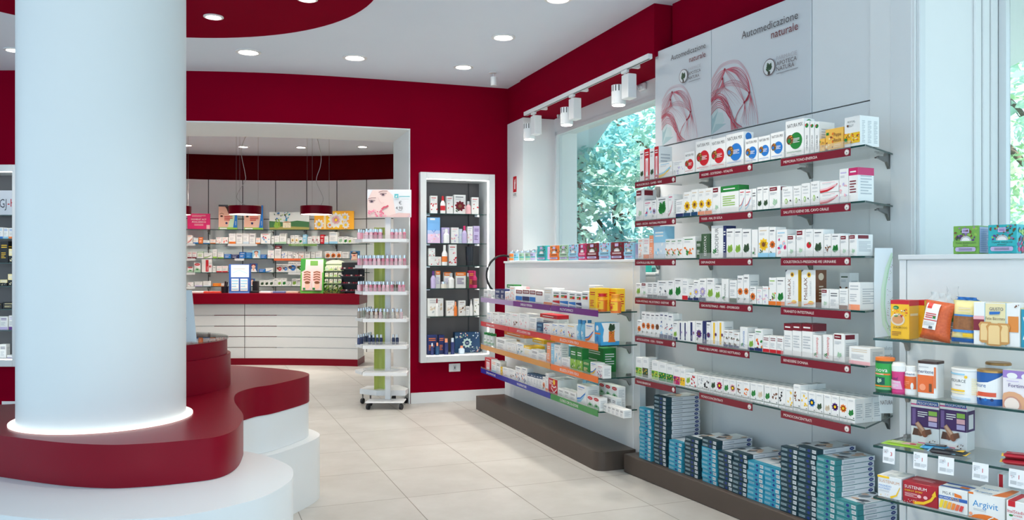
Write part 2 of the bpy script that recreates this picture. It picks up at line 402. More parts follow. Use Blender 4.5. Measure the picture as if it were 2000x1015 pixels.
# window 1 with its frame, sill and pane
mb = MB(); F = .035
for a in ((WT0, WT0 + F, WZ0, WZ1), (WT1 - F, WT1, WZ0, WZ1), (WT0, WT1, WZ0, WZ0 + F), (WT0, WT1, WZ1 - F, WZ1)):
    mb.box(a[0], a[1], REC - .012, REC + .05, a[2], a[3], m_lacq, Ma)
w1 = struct(mb.build('window_1'))
MB().box(WT0 + F, WT1 - F, REC + .016, REC + .022, WZ0 + F, WZ1 - F, m_pane, Ma).build('window_pane', w1)
MB().bevbox(.45, 2.9, -.004, REC - .012, 1.28, 1.30, m_lacq, .004, Ma).build('window_sill', w1)
mb = MB(); _t = WALLA.t_of(1127, .72); mb.box(_t - .4, _t, .562, .72, -.1, 3.6, m_white, Ma); struct(mb.build('wall_outside'))
# wall behind the tall unit
Mt = TALL.M()
struct(MB().box(-.12, 1.78, .455, .60, 0, HC, m_red, Mt).build('wall_right_middle'))
# reveal and second window on the right
A0 = TALL.at(TALL.t_of(1786, .36), .36); rd = Vector((.905, .425)).normalized(); _k = (1955 - CX) / FPX; RL = (_k * A0.y - A0.x) / (rd.x - _k * rd.y); A1 = A0 + rd * RL
Mr = Matrix.Translation((A0.x, A0.y, 0)) @ Matrix.Rotation(math.atan2(rd.y, rd.x), 4, 'Z')
mb = MB(); mb.box(-.0, RL + .06, 0, .25, 0, HC, m_white, Mr); mb.bevbox(.012, .055, -.018, .001, 0, HC, m_lacq, .004, Mr)
for xx in (RL * .66, RL * .76, RL * .86): mb.bevbox(xx, xx + .05, -.012, .001, 0, HC, m_white, .005, Mr)
struct(mb.build('wall_right_reveal'))
nd = rad(39.0); U = Vector((math.sin(nd), -math.cos(nd)))
Mw = Matrix.Translation((A1.x, A1.y, 0)) @ Matrix.Rotation(math.atan2(U.y, U.x), 4, 'Z')
mb = MB(); mb.box(0, 2.2, 0, .2, 0, 1.0, m_white, Mw); mb.box(0, 2.2, 0, .2, 2.9, HC, m_white, Mw); struct(mb.build('wall_right_near'))
mb = MB()
for a in ((0, .034, 1.0, 2.9), (2.0, 2.06, 1.0, 2.9), (0, 2.06, 1.0, 1.06), (0, 2.06, 2.84, 2.9)): mb.box(a[0], a[1], -.03, .024, a[2], a[3], m_lacq, Mw)
w2 = struct(mb.build('window_2')); MB().box(.034, 2.0, .016, .022, 1.06, 2.84, m_pane, Mw).build('window_pane', w2)
# back room shell: curved rear wall, dark crimson frieze above pale panels with joints
CB = Vector((-3.42, 7.41)); RB = 5.44
def arc(r, x0, x1, n=40, c=CB): return [(x0 + (x1 - x0) * k / n, c.y + math.sqrt(max(r * r - (x0 + (x1 - x0) * k / n - c.x) ** 2, 0))) for k in range(n + 1)]
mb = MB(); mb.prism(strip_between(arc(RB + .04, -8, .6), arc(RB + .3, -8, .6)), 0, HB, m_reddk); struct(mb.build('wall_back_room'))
mb = MB(); mb.prism(strip_between(arc(RB, -7.6, .3), arc(RB + .039, -7.6, .3)), 0, 2.69, m_panel)
for px in (288, 349, 410, 472.5, 535, 596, 656.5, 716.5, 776):
    x = xof(px, 12.75); y = CB.y + math.sqrt(RB * RB - (x - CB.x) ** 2); mb.box(x - .006, x + .006, y - .003, y + .006, 0, 2.69, m_gap)
mb.prism(strip_between(arc(RB - .002, -7.6, .3), arc(RB + .004, -7.6, .3)), 2.075, 2.087, m_gap)
struct(mb.build('trim_3'))
struct(MB().box(.02, .3, 8.9, 13.2, 0, HB, m_white).build('wall_back_room_right'))
struct(MB().box(-8.1, -8, 5.0, 15, 0, 3.2, m_white).build('wall_left'))
# ================================================================= column and the stepped curved island
BEN = [(-1.109, 3.346), (-1.074, 3.157), (-1.10, 3.02), (-1.22, 2.945), (-1.333, 2.903), (-1.444, 2.89), (-1.626, 2.929), (-1.90, 3.04), (-2.25, 3.2), (-2.55, 3.45), (-2.52, 3.68), (-2.28, 3.75),
       (-2.15, 3.95), (-2.25, 4.3), (-2.45, 4.6), (-2.45, 4.95), (-2.15, 5.17), (-1.78, 5.18), (-1.56, 5.092), (-1.381, 4.99), (-1.236, 4.858), (-1.18, 4.688), (-1.273, 4.364), (-1.346, 4.246), (-1.372, 4.065), (-1.30, 3.813), (-1.158, 3.50)]
ben = smooth_loop(BEN, 6)
ZR, ZB, ZF = .7145, .56, .36
isl = empty('display_island', (-1.6, 4.0, 0)); tag(isl, 'curved crimson topped island with white stepped base around the white column', 'display island')
L0 = Vector((-1.6, 4.0))
loc = lambda pts: [(p[0] - L0.x, p[1] - L0.y) for p in pts]
far_step = offset_loop(ben, .06)
NEARS = [(-.826, 3.071), (-.822, 2.93), (-.85, 2.80), (-.907, 2.707), (-1.0, 2.611), (-1.109, 2.558), (-1.36, 2.535), (-1.629, 2.59), (-2.1, 2.78), (-2.7, 3.1), (-2.95, 3.5), (-2.6, 3.80), (-2.0, 3.75), (-1.5, 3.6), (-1.13, 3.47), (-.90, 3.25)]
nears = smooth_loop(NEARS, 8)
mb = MB(); mb.prism(loc(offset_loop(ben, -.004)), ZF, ZB - .001, m_lacq, smooth=True); mb.build('upper_base', isl)
MB().prism(loc(ben), ZB, ZR, m_redlacq, smooth=True).build('crimson_top', isl)
MB().prism(loc(far_step), .0, ZF - .001, m_lacq, smooth=True).build('far_step', isl)
MB().prism(loc(nears), .0, ZB - .002, m_lacq, smooth=True).build('near_step', isl)
CC = (-1.703, 3.40)
m_col = noisy('satin_white_column', (222, 226, 226), (216, 221, 222), 0.42, 1.2, 3, spec=.4)
mb = MB(); mb.lathe([(.318, ZR + .004), (.318, HC)], m_col, 96, CC); tag(mb.build('round_column'), 'thick round white column rising from the island to the ceiling', 'column', kind='structure')
mb = MB(); mb.lathe([(.320, ZR + .001), (.345, ZR + .001), (.345, ZR + .006), (.320, ZR + .006)], mat((255, 250, 240), .5, emit=.75), 96, CC, smooth=False)
tag(mb.build('light_ring'), 'glowing white ring light around the foot of the column', 'light')
# round display drum on the island, glazed top with cartons inside
DC = (-1.959, 4.224)
dr = empty('display_drum', (DC[0], DC[1], ZR)); tag(dr, 'round crimson display drum with glass top on the island behind the column', 'display case')
MB().lathe([(.472, .0005), (.472, .17)], m_redlacq, 80).build('drum_base', dr)
MB().lathe([(.455, .1702), (.455, .2485), (.40, .2485), (.40, .1705)], m_redlacq, 80).build('drum_rim', dr)
MB().lathe([(.462, .249), (.462, .256)], m_glass, 80).build('glass_top', dr)
for k, (a, st) in enumerate([(-12, 'O'), (-34, 'W'), (-56, 'O'), (-78, 'X')]):
    th_ = rad(a + 40); mb = MB(); w, d, h = .13, .06, .07; mb.box(-w / 2, w / 2, -d / 2, d / 2, 0, h, 'W')
    front(mb, w, d, h).draw([('r', 0, 0, .3, 1, st), ('r', .72, 0, 1, 1, 'O'), ('n', .35, .3, .68, .8, 'B', 3)])
    lid(mb, w, d, h).draw([('r', 0, 0, .3, 1, 'O'), ('n', .35, .3, .95, .8, 'B', 3)])
    tag(mb.build('medicine_carton', None, (DC[0] + .30 * math.cos(th_ - .6), DC[1] + .30 * math.sin(th_ - .6), ZR + .1712), th_ + math.pi / 2 - .6), 'orange and white carton under the drum glass, %s from its right' % ORD[k], 'box', 'cartons inside the glazed drum')
# leaning plastic leaflet card between column and drum
mb = MB(); mb.add([(-.16, 0, 0), (.0, 0, 0), (-.035, .05, .255), (-.16, .05, .255), (-.16, .006, 0), (.0, .006, 0), (-.035, .056, .255), (-.16, .056, .255)], [(0, 1, 2, 3), (7, 6, 5, 4), (0, 4, 5, 1), (1, 5, 6, 2), (2, 6, 7, 3), (3, 7, 4, 0)], mat((214, 228, 236), .25))
Face(mb, (-.16, -.0008, 0), (1, 0, 0), Vector((0, .05, .255)).normalized(), .125, .25).draw([('n', .5, .2, .86, .5, (150, 180, 195), 6), ('r', .1, .75, .7, .9, 'H')])
tag(mb.build('leaflet_card', None, (xof(384, 4.05), 4.05, ZR + .2572), rad(8)), 'pale translucent leaflet card standing on the drum beside the column', 'card')

# ================================================================= brackets, glass shelves, wall units
def bracket_mesh():
    mb = MB()
    pr = [(0, .018), (0, -.055), (.012, -.062), (.03, -.03), (.085, -.012), (.085, -.004), (.04, -.004), (.03, .018)]    # (out from wall, z)
    vs = [(-.008, -y, z) for y, z in pr] + [(.008, -y, z) for y, z in pr]; n = len(pr)
    mb.add(vs, [tuple(range(n)), tuple(range(n, 2 * n))[::-1]] + [(i, n + i, n + (i + 1) % n, (i + 1) % n) for i in range(n)], m_metal)
    mb.box(-.006, .006, -.10, -.05, -.0155, -.009, m_metal); return mb.build('bracket', mesh_only=True)
BR = bracket_mesh()
def shelf_strip(parent, x0, x1, y, z0, z1, col, txt, logo, textx, lip=0.0, fill=.5, txtcol=(235, 225, 222), out=.0):
    mb = MB(); w, h = x1 - x0, z1 - z0
    mb.box(x0, x1, y - .003, y, z0, z1, mat(col, .25))
    f = Face(mb, (x0, y - .003, z0), (1, 0, 0), (0, 0, 1), w, h)
    f.draw([('t', textx, .5 - fill * .36, fill, txt, mat(txtcol), 'l', .8)])
    if logo:
        f.draw([('c', .955, .5, .36 * h / w, mat((238, 232, 230))), ('c', .955, .5, .31 * h / w, mat(col)), ('c', .955, .5, .28 * h / w, mat((238, 232, 230))), ('l', .955, .28, .17 * h / w, 'A', 3)])
    if lip: mb.box(x0, x1, y - .002, y - .0005, z1 + .0004, z1 + lip, m_acryl)
    return mb.build('label_strip', parent)
def glass_shelf(line, t0, t1, off0, off1, z, bts, label, group, strips, th=.008, cut=0.0):
    o = empty('glass_shelf', (line.at((t0 + t1) / 2, off0).x, line.at((t0 + t1) / 2, off0).y, z), line.rz)
    tag(o, label, 'shelf', group); xm = (t0 + t1) / 2; W = t1 - t0
    D = off1 - off0; mb = MB(); q = [(-W / 2, 0), (W / 2, 0), (W / 2 - cut, D), (-W / 2, D)]; mb.prism(q, -th, 0, m_glass); e = .0012
    for a, b in ((0, 1), (1, 2), (3, 0)):
        p0, p1 = Vector(q[a]), Vector(q[b]); dv = (p1 - p0).normalized(); nn = Vector((dv.y, -dv.x)) * e; p0, p1 = p0 + nn, p1 + nn
        mb.add([(p0.x, p0.y, -th), (p1.x, p1.y, -th), (p1.x, p1.y, 0), (p0.x, p0.y, 0)], [(0, 1, 2, 3)], m_gedge)
    mb.build('glass_pane', o)
    for t in bts: put('bracket', BR, o, (t - xm, off1 - off0 + .004, -.010))
    for s in strips:
        s = dict(s); s['x0'] -= xm; s['x1'] -= xm; shelf_strip(o, **s)
    return o
# ---- tall unit
tu = empty('shelving_unit', (TALL.at(.8, .2).x, TALL.at(.8, .2).y, 0), TALL.rz); tag(tu, 'tall white wall shelving unit with poster boards above six glass shelves', 'shelving unit')
PB = .37     # where the back panels stand behind the plinth front
s1, s2, s3, s4, s5 = [TALL.t_of(px, PB) for px in (1281, 1391, 1586, 1742, 1784)]
mb = lambda: MB()
def panel(t0, t1, z0, z1, name='back_panel', y0=PB, y1=PB + .03): return MB().bevbox(t0 - .8 + .0015, t1 - .8 - .0015, y0 - .2, y1 - .2, z0, z1, m_panel, .0015).build(name, tu)
ZS = 2.165
for a, b in ((s1, s2), (s2, s3), (s3, s4)): panel(a, b, .12, ZS - .003)
panel(s3, s4, ZS + .003, 2.83, 'upper_panel'); panel(s4, s5, 0, HC - .01, 'end_panel', PB - .012)
MB().box(s1 - .8, s4 - .8, PB - .2 + .012, PB - .2 + .034, .1, 2.8, m_gap).build('joint_backing', tu)
MB().bevbox(s1 - .8, s4 - .8 + .004, .0 - .2, PB - .2 + .03, 0, .12, m_plinth, .004).build('plinth', tu) if False else None
pl0 = TALL.t_of(1218, 0); MB().bevbox(pl0 - .8, 1.15, -.2, PB - .2 - .001, 0, .12, m_plinth, .005).build('plinth', tu)
# ---- poster boards
def poster(t0, t1, label, big):
    w, h = t1 - t0 - .004, 2.825 - ZS - .004; o = TALL.at((t0 + t1) / 2, PB - .001)
    mb = MB(); mb.bevbox(-w / 2, w / 2, -.006, .025, 0, h, mat((214, 218, 222), .35), .0015)
    f = Face(mb, (-w / 2, -.0062, 0), (1, 0, 0), (0, 0, 1), w, h, .00012)
    x0 = 0 if big else .14; kx = .5 if big else .62; q = random.Random(5)
    ph = h * (.62 if big else .56)
    P = lambda a, b: (x0 + a * kx, b * ph / h)
    hub = [P(.33, .93), P(.28, .80), P(.86, .48), P(.76, .36)]
    f.draw([('q', [P(0, 0), P(.3, .16), P(.26, .30), P(.16, .32), P(.12, .45), P(.05, .40), P(0, .48)], (196, 214, 214)), ('q', [P(0, .02), P(.15, .34), P(.03, .24), P(0, .34)], (160, 190, 194)), ('q', [P(0, .0), P(.34, .12), P(.1, .15)], (172, 200, 203))])
    cols = [(204, 84, 104), (212, 120, 136), (186, 46, 74), (220, 160, 168), (162, 30, 58)]
    def curve(pts, t, k, tp=False):
        Q = smooth_line([P(*p_) for p_ in pts], 7); f.draw([('a', Q, t, cols[k % 5]) + ((1,) if tp else ())])
    for k in range(8): e = .035 * k; curve([(-.02, .74 - e * 1.1), (.10, .86 - e), (.22, .925 - e * .6), (.33, .93)], .0042, k)
    for k in range(8): e = .03 * k; curve([(.33, .93), (.55, .92 - e * .5), (.72, .82 - e), (.82, .66 - e * .6), (.86, .48)], .0042, k + 1)
    for k in range(3): e = .02 * k; curve([(.0, .80 + e), (.2, .97 + e), (.42, 1.0 + e), (.62, .95 + e), (.80, .76 + e), (.92, .5), (1.0, .2), (1.02, 0)], .0028, 3)
    for k in range(8): e = .03 * k; curve([(-.02, .50 - e), (.15, .60 - e), (.32, .52 - e), (.42, .32 - e * .6), (.46 + .02 * k, .0)], .0046, k)
    for k in range(6): e = .03 * k; curve([(-.02, .56 - e * .4), (.2, .56 - e * .3), (.42, .36 - e), (.56 + .03 * k, .0)], .0036, k + 2)
    for k in range(6): curve([(.28, .80), (.27 - .012 * k, .68), (.2 - .03 * k, .6 - .01 * k), (-.02, .56 - .03 * k)], .0042, k, True)
    for k in range(6): curve([(.28, .80), (.27 + .012 * k, .66), (.30 + .05 * k, .52), (.44 + .06 * k, .34)], .0032, k, True)
    for k in range(6): curve([(.86, .48), (.86 + .012 * k, .34), (.80 + .04 * k, .16), (.80 + .045 * k, .0)], .0044, k + 1, True)
    for k in range(6): curve([(.76, .36), (.68 - .012 * k, .30 - .01 * k), (.58 - .01 * k, .18 - .02 * k), (.54 + .02 * k, .0)], .0042, k, True)
    for k in range(5): curve([(.76, .36), (.74 + .01 * k, .24), (.68 + .03 * k, .1), (.7 + .04 * k, .0)], .0038, k + 2, True)
    for k in range(4): curve([(.86, .48), (.83, .44 - .015 * k), (.76, .36)], .006, 4)
    for k in range(5): curve([(.86, .48), (.62, .62 + .02 * k), (.3, .68 + .01 * k), (-.02, .63 - .03 * k)], .0024, k)
    for k in range(4): curve([(.33, .93), (.5, .8 - .04 * k), (.64, .62 - .04 * k), (.76, .36)], .0024, k)
    for hx in hub: f.draw([('c', hx[0], hx[1], .02 * kx, (150, 16, 44))])
    X = .90 if big else .93; s = .072 if big else .058
    f.draw([('t', X, .80 if big else .845, s * 1.35, 'Automedicazione', mat((84, 78, 80)), 'r', .62), ('t', X, .71 if big else .76, s * 1.35, 'naturale', mat((120, 40, 44)), 'r')])
    f.draw([('t', X, .7108 if big else .7608, s * 1.35, 'naturale', mat((120, 40, 44)), 'r')])
    ly = .47 if big else .645; c = X - (.27 if big else .38); r = .058 if big else .075
    f.draw([('c', c, ly, r, (100, 62, 62)), ('c', c, ly, r * .92, (226, 228, 228)), ('l', c, ly - r * .62 * w / h * 1.0, r * .62, 'A', 7), ('r', c - .012, ly - r * .9 * w / h, c + .012, ly - r * .5 * w / h, (70, 70, 60))])
    f.draw([('t', c + r * 1.25, ly + .035, s * .72, 'FARMACIE', (190, 186, 190), 'l', .30), ('t', c + r * 1.25, ly - .01, s * .72, 'APOTECA', (90, 70, 70), 'l', .30), ('t', c + r * 1.25, ly - .055, s * .72, 'NATURA', (90, 70, 70), 'l', .30), ('n', c + r * 1.25, ly - .085, c + r * 1.25 + .2, ly - .068, (160, 160, 165), 1)])
    p = mb.build('poster_board', None, (o.x, o.y, ZS + .002), TALL.rz); tag(p, label, 'poster', 'nerve posters above the tall unit')
poster(s1, s2, 'narrow pink nerve poster board beside the window above the tall unit', False)
poster(s2, s3, 'wide pink nerve poster board on the tall unit, right of the narrow one', True)
# ---- tall unit shelves
TZ = [1.885, 1.637, 1.393, 1.150, .908, .638]
TNAME = ['top shelf', 'second shelf', 'third shelf', 'fourth shelf', 'fifth shelf', 'lowest shelf']
TXT = [('MICROCIRCOLO - GAMBE - VENE', 'VIGORE - SOSTEGNO - VITALITÀ', 'MEMORIA-TONO-ENERGIA'), ('NASO - OCCHI - NATURALI PROTEGGI', 'TOSSE - MAL DI GOLA', 'SALUTE E IGIENE DEL CAVO ORALE'), ('CONTROLLO DEL PESO', 'DEPURAZIONE', 'COLESTEROLO-PRESSIONE-VIE URINARIE'),
       ('FLORA INTESTINALE - MAL DI STOMACO - DIGESTIONE', 'GAS INTESTINALE - FIBRE - EMORROIDI', 'TRANSITO INTESTINALE'), ('ARTICOLAZIONI - OSSA - TENDINI', "TONO DELL'UMORE - RIPOSO NOTTURNO", 'BENESSERE DONNA'), ('TISANE BENEFICHE', 'MONOCONCENTRATI', 'MONOCONCENTRATI')]
tA = TALL.t_of(1241, 0); tB = TALL.t_of(1690, 0.0)
bts = [s1 + .04, s2, s3, s4 - .01]
for i, z in enumerate(TZ):
    st = []
    for j, (p0, p1) in enumerate(((1242, 1321), (1367.5, 1471), (1527, 1663))):
        if i == 4 and j == 1: p0, p1 = 1363, 1465
        st.append(dict(x0=TALL.t_of(p0, 0), x1=TALL.t_of(p1, 0), y=-.004, z0=-.042, z1=-.006, col=(122, 24, 42), txt=TXT[i][j], logo=True, textx=.045, fill=.50, lip=.034))
    glass_shelf(TALL, tA, tB, 0, PB - .003, z, bts, 'glass shelf with dark red strips, %s of the tall unit' % (TNAME[i] if i not in (0, 5) else ('topmost' if i == 0 else 'lowest')), "glass shelves of the tall unit", st, cut=tB - s4 - .01)

# ---- low unit with coloured strips
LB = .285
lu = empty('shelving_unit', (LOW.at(1.25, .2).x, LOW.at(1.25, .2).y, 0), LOW.rz); tag(lu, 'low pale shelving unit with purple, red, ochre and blue edged shelves', 'shelving unit')
lt1 = LOW.t_of(1236, LB); lt0 = 0.01
LH = 1.392
MB().bevbox(lt0 - 1.25, lt1 - 1.25, LB - .2, LB - .2 + .035, 0.01, LH - .02, m_panel, .002).build('back_panel', lu)
MB().bevbox(lt0 - 1.25 - .004, lt1 - 1.25 + .03, LB - .2 - .012, LB - .2 + .16, LH - .02, LH, m_lacq, .003).build('top_board', lu)
MB().bevbox(lt1 - 1.25 + .001, lt1 - 1.25 + .085, LB - .2 + .004, LB - .2 + .05, 0.01, LH - .021, m_lacq, .002).build('end_panel', lu)
pr = []
L_, D_, r_ = 2.505, LB - .002, .07
for cx, cy, a0 in ((L_ - r_, r_, -90),):
    for k in range(9): a = rad(a0 + 90 * k / 8); pr.append((cx + r_ * math.cos(a) - 1.25, cy + r_ * math.sin(a) - .2))
pr += [(L_ - 1.25, D_ - .2), (-1.25, D_ - .2), (-1.25, -.2)]
MB().prism(pr, 0, .125, m_plinth).build('plinth', lu)
LZ = [1.047, .828, .615, .397]
cs = dict(pu=(112, 40, 128), lil=(168, 140, 184), re=(200, 32, 44), oc=(206, 140, 62), orr=(236, 112, 36), bl=(20, 42, 150), gr=(40, 136, 62))
LST = [[(940, 1003, 'lil', ''), (1003.5, 1075.5, 'pu', 'ENERGIA E MEMORIA'), (1076.5, 1169, 'pu', 'MULTIVITAMINICO')], [(940, 994, 're', 'DONNA E UOMO'), (994.5, 1075.5, 're', 'ARTICOLAZIONI E OSSA'), (1076.5, 1169, 'orr', 'BELLEZZA E FORMA FISICA')],
       [(940, 1075.5, 'oc', ''), (1076.5, 1169, 'orr', 'BELLEZZA E FORMA FISICA')], [(940, 994, 'bl', 'DIFESE IMMUNITARIE'), (994.5, 1075.5, 'bl', 'VIE RESPIRATORIE'), (1076.5, 1169, 'gr', 'CUORE E CIRCOLAZIONE')]]
LNM = ['purple edged', 'red edged', 'ochre edged', 'blue edged']
for i, z in enumerate(LZ):
    st = [dict(x0=LOW.t_of(a, -.01), x1=LOW.t_of(b, -.01), y=-.012, z0=-.030, z1=.012, col=cs[c], txt=t or ' ', logo=False, textx=.22, fill=.62, txtcol=(240, 236, 238), lip=.012) for a, b, c, t in LST[i]]
    for q in st:
        if q['txt'] == ' ': q['txt'] = '.'; q['txtcol'] = q['col']
    glass_shelf(LOW, LOW.t_of(944, 0), LOW.t_of(1170, 0), 0, LB - .003, z, [.45, 1.3, lt1 - .03], 'glass shelf of the low unit, %s, %s from the top' % (LNM[i], ORD[i]), 'glass shelves of the low unit', st)

# ---- near unit on the right
NB = .30
nu = empty('shelving_unit', (NEAR.at(.5, .2).x, NEAR.at(.5, .2).y, 0), NEAR.rz); tag(nu, 'low white shelving unit at the right edge holding food packs', 'shelving unit')
n0 = NEAR.t_of(1757, NB); n1 = NEAR.t_of(1770.5, NB)
MB().bevbox(n0 - .5, n1 - .5 - .001, NB - .2 - .004, NB - .2 + .04, 0, 1.375, m_panel, .002).build('end_panel', nu)
MB().bevbox(n1 - .5 + .001, 1.6, NB - .2, NB - .2 + .035, 0, 1.374, m_panel, .002).build('back_panel', nu)
MB().bevbox(n0 - .5 - .002, 1.6, NB - .2 - .012, NB - .2 + .30, 1.376, 1.398, m_lacq, .003).build('top_board', nu)
MB().bevbox(n0 - .5, 1.6, -.2, NB - .2 - .001, 0, .12, m_plinth, .004).build('plinth', nu)
NZ = [1.0485, .8225, .602, .3876]
for i, z in enumerate(NZ):
    sh = glass_shelf(NEAR, 0.002, 1.4, 0, NB - .005, z, [n1 + .01, 1.2], 'glass shelf of the right-edge food unit, %s from the top' % ORD[i], 'glass shelves of the food unit', [], .009)
    if i == 2:
        for k, (p0, p1, y0, y1, v) in enumerate(((1724.5, 1748.5, 866, 896.5, '3'), (1784.5, 1811, 878, 909, '1'), (1833, 1863, 889, 918, '1'), (1899.5, 1930.5, 897, 928.5, '1'), (1970.5, 2002, 912, 941, '1'))):
            a, b = NEAR.t_of(p0, -.005), NEAR.t_of(p1, -.005); w = b - a; h = .066; mb = MB(); mb.box(-w / 2, w / 2, -.0015, 0, -h, 0, mat((238, 240, 244), .4))
            Face(mb, (-w / 2, -.0016, -h), (1, 0, 0), (0, 0, 1), w, h).draw([('t', .62, .48, .34, v, mat((200, 40, 50))), ('r', .1, .16, .5, .36, 'S'), ('n', .55, .14, .95, .36, 'S', 3), ('n', .08, .60, .48, .85, 'S', 3), ('d', .15, .45, .4, .9, ['s', 'P'], 3, k)])
            c = NEAR.at((a + b) / 2, -.003)
            tg = mb.build('price_tag', None, (c.x, c.y, z + .003), NEAR.rz); tg.rotation_euler = (rad(-4), 0, NEAR.rz + rad((-3, 2, 4, 3, -2)[k]))
            tag(tg, 'white price tag with a red %s, %s along the food unit shelf edge' % (v, ORD[k]), 'price tag', 'price tags on the food unit')
# curved translucent card at the near end of the tall unit
cy0, cy1 = zof(807, 3.66), zof(484, 3.66); h = cy1 - cy0; xl, xr = xof(1705, 3.66), xof(1745, 3.66); w = xr - xl
mb = MB(); N = 20
lf = [(.30 - .30 * math.sin(math.pi * min(1, (k / N) * 1.08)) ** .8 if k < N else .30, k / N) for k in range(N + 1)]
lf = [((.38 * (1 - k / N) ** 2 + .10 * (k / N) ** 3) if True else 0, k / N) for k in range(N + 1)]
vs = [(a * w, 0, b * h) for a, b in lf] + [(w, 0, b * h) for a, b in lf]; vs += [(x, .004, z) for x, y, z in vs]; n = N + 1
fs = [(i, n + i, n + i + 1, i + 1) for i in range(N)] + [(2 * n + i, 2 * n + i + 1, 3 * n + i + 1, 3 * n + i) for i in range(N)] + [(i, i + 1, 2 * n + i + 1, 2 * n + i) for i in range(N)] + [(n + i, 3 * n + i, 3 * n + i + 1, n + i + 1) for i in range(N)] + [(0, 2 * n, 3 * n, n), (N, n + N, 3 * n + N, 2 * n + N)]
mb.add(vs, fs, mat((232, 240, 244), .3))
f = Face(mb, (0, -.0005, 0), (1, 0, 0), (0, 0, 1), w, h)
f.draw([('a', [(1, .97), (.7, .88), (.5, .76), (.46, .66), (.55, .54), (1, .44)], .16, (214, 238, 214)), ('a', [(1, .95), (.78, .87), (.62, .76), (.58, .66), (.66, .56), (1, .47)], .06, (186, 226, 190)), ('d', [.68, .5, .98, .9][0], .5, .98, .9, ['n', 'A', 'D', 'g'], 46, 3, .45),
        ('t', .95, .385, .032, 'salute', (170, 180, 184), 'r', .5), ('t', .95, .335, .04, 'consapevole', (88, 92, 98), 'r', .86), ('c', .76, .225, .16, (90, 70, 70)), ('c', .76, .225, .135, (232, 240, 244)), ('l', .76, .19, .09, 'A', 5), ('t', .95, .105, .036, 'APOTECA', (90, 80, 84), 'r', .62), ('t', .95, .055, .036, 'NATURA', (90, 80, 84), 'r', .62)])
tag(mb.build('display_card', None, (xl, 3.66, cy0), rad(4)), 'tall curved white card with a green arc at the end of the tall unit', 'card')
# ================================================================= lamps, signs, niche, back room counter, stand
LAMPS = []
def ceil_pt(px, py, z): Y = (z - CAMZ) * FPX / (HY - py); return xof(px, Y), Y
def downlight(px, py, z, r, label, power, grp='ceiling downlights'):
    x, y = ceil_pt(px, py, z); o = empty('downlight', (x, y, z - .001)); tag(o, label, 'ceiling light', grp)
    MB().lathe([(r, 0), (r * 1.0, -.006), (r * .78, -.010), (r * .70, -.004), (r * .70, 0)], m_plw, 32).build('trim_ring', o)
    MB().lathe([(r * .69, -.0045), (r * .69, -.0025)], m_lamp, 32).build('lamp_disc', o)
    if power: LAMPS.append(((x, y, z - .03), power, {}))
downlight(485, 101, HC, .105, 'recessed ceiling downlight under the dark red ceiling disc, left one', 36)
downlight(693, 112, HC, .105, 'recessed ceiling downlight over the doorway side, right of the disc', 36)
downlight(983, 72, HC, .095, 'recessed ceiling downlight in the white ceiling nearest the beam', 36)
downlight(905, 130, HC, .090, 'recessed ceiling downlight beside the small white ceiling spot', 36)
downlight(1090, -3, HC, .095, 'ceiling downlight cut by the upper picture edge', 36)
downlight(417, 32, HC - .006, .07, 'small downlight set in the dark red ceiling disc', 25)
downlight(600, -3, HC - .006, .07, 'downlight in the red disc cut by the upper picture edge', 25)
downlight(28, 97, HC, .08, 'ceiling downlight just left of the white column', 40)
for k, (px, py) in enumerate(((365, 283), (475, 286), (588, 287), (708, 286))):
    downlight(px, py, HB, .085, 'back room downlight, %s from the column' % ORD[k], 46, 'back room downlights')
LAMPS.append(((-4.6, 10.6, HB - .03), 70, {})); LAMPS.append(((-3.2, 9.5, HB - .03), 52, {})); LAMPS.append(((-1.9, 9.6, HB - .03), 36, {}))  # unseen lamps without fittings; last two added to brighten counter front and floor
LAMPS.append(((-.2, 3.0, HC - .03), 40, {})); LAMPS.append(((.9, 2.2, HC - .03), 50, {})); LAMPS.append(((.50, 3.85, HC - .03), 60, {}))  # out of view, no fittings; last lamp added to brighten the tall unit
# small ceiling spot
x, y = ceil_pt(962, 141, HC); o = empty('ceiling_spot', (x, y, HC)); tag(o, 'small white cylinder spot on a round ceiling plate', 'ceiling light')
MB().lathe([(.035, -.001), (.035, -.010), (.0, -.010)], m_plw, 20).build('ceiling_plate', o)
MB().tube([(0.005, 0, -.012), (.012, 0, -.045)], .006, m_plw).build('stem', o)
MB().lathe([(.030, -.045), (.030, -.125), (.024, -.125)], m_plw, 20, (.012, 0)).build('spot_body', o)
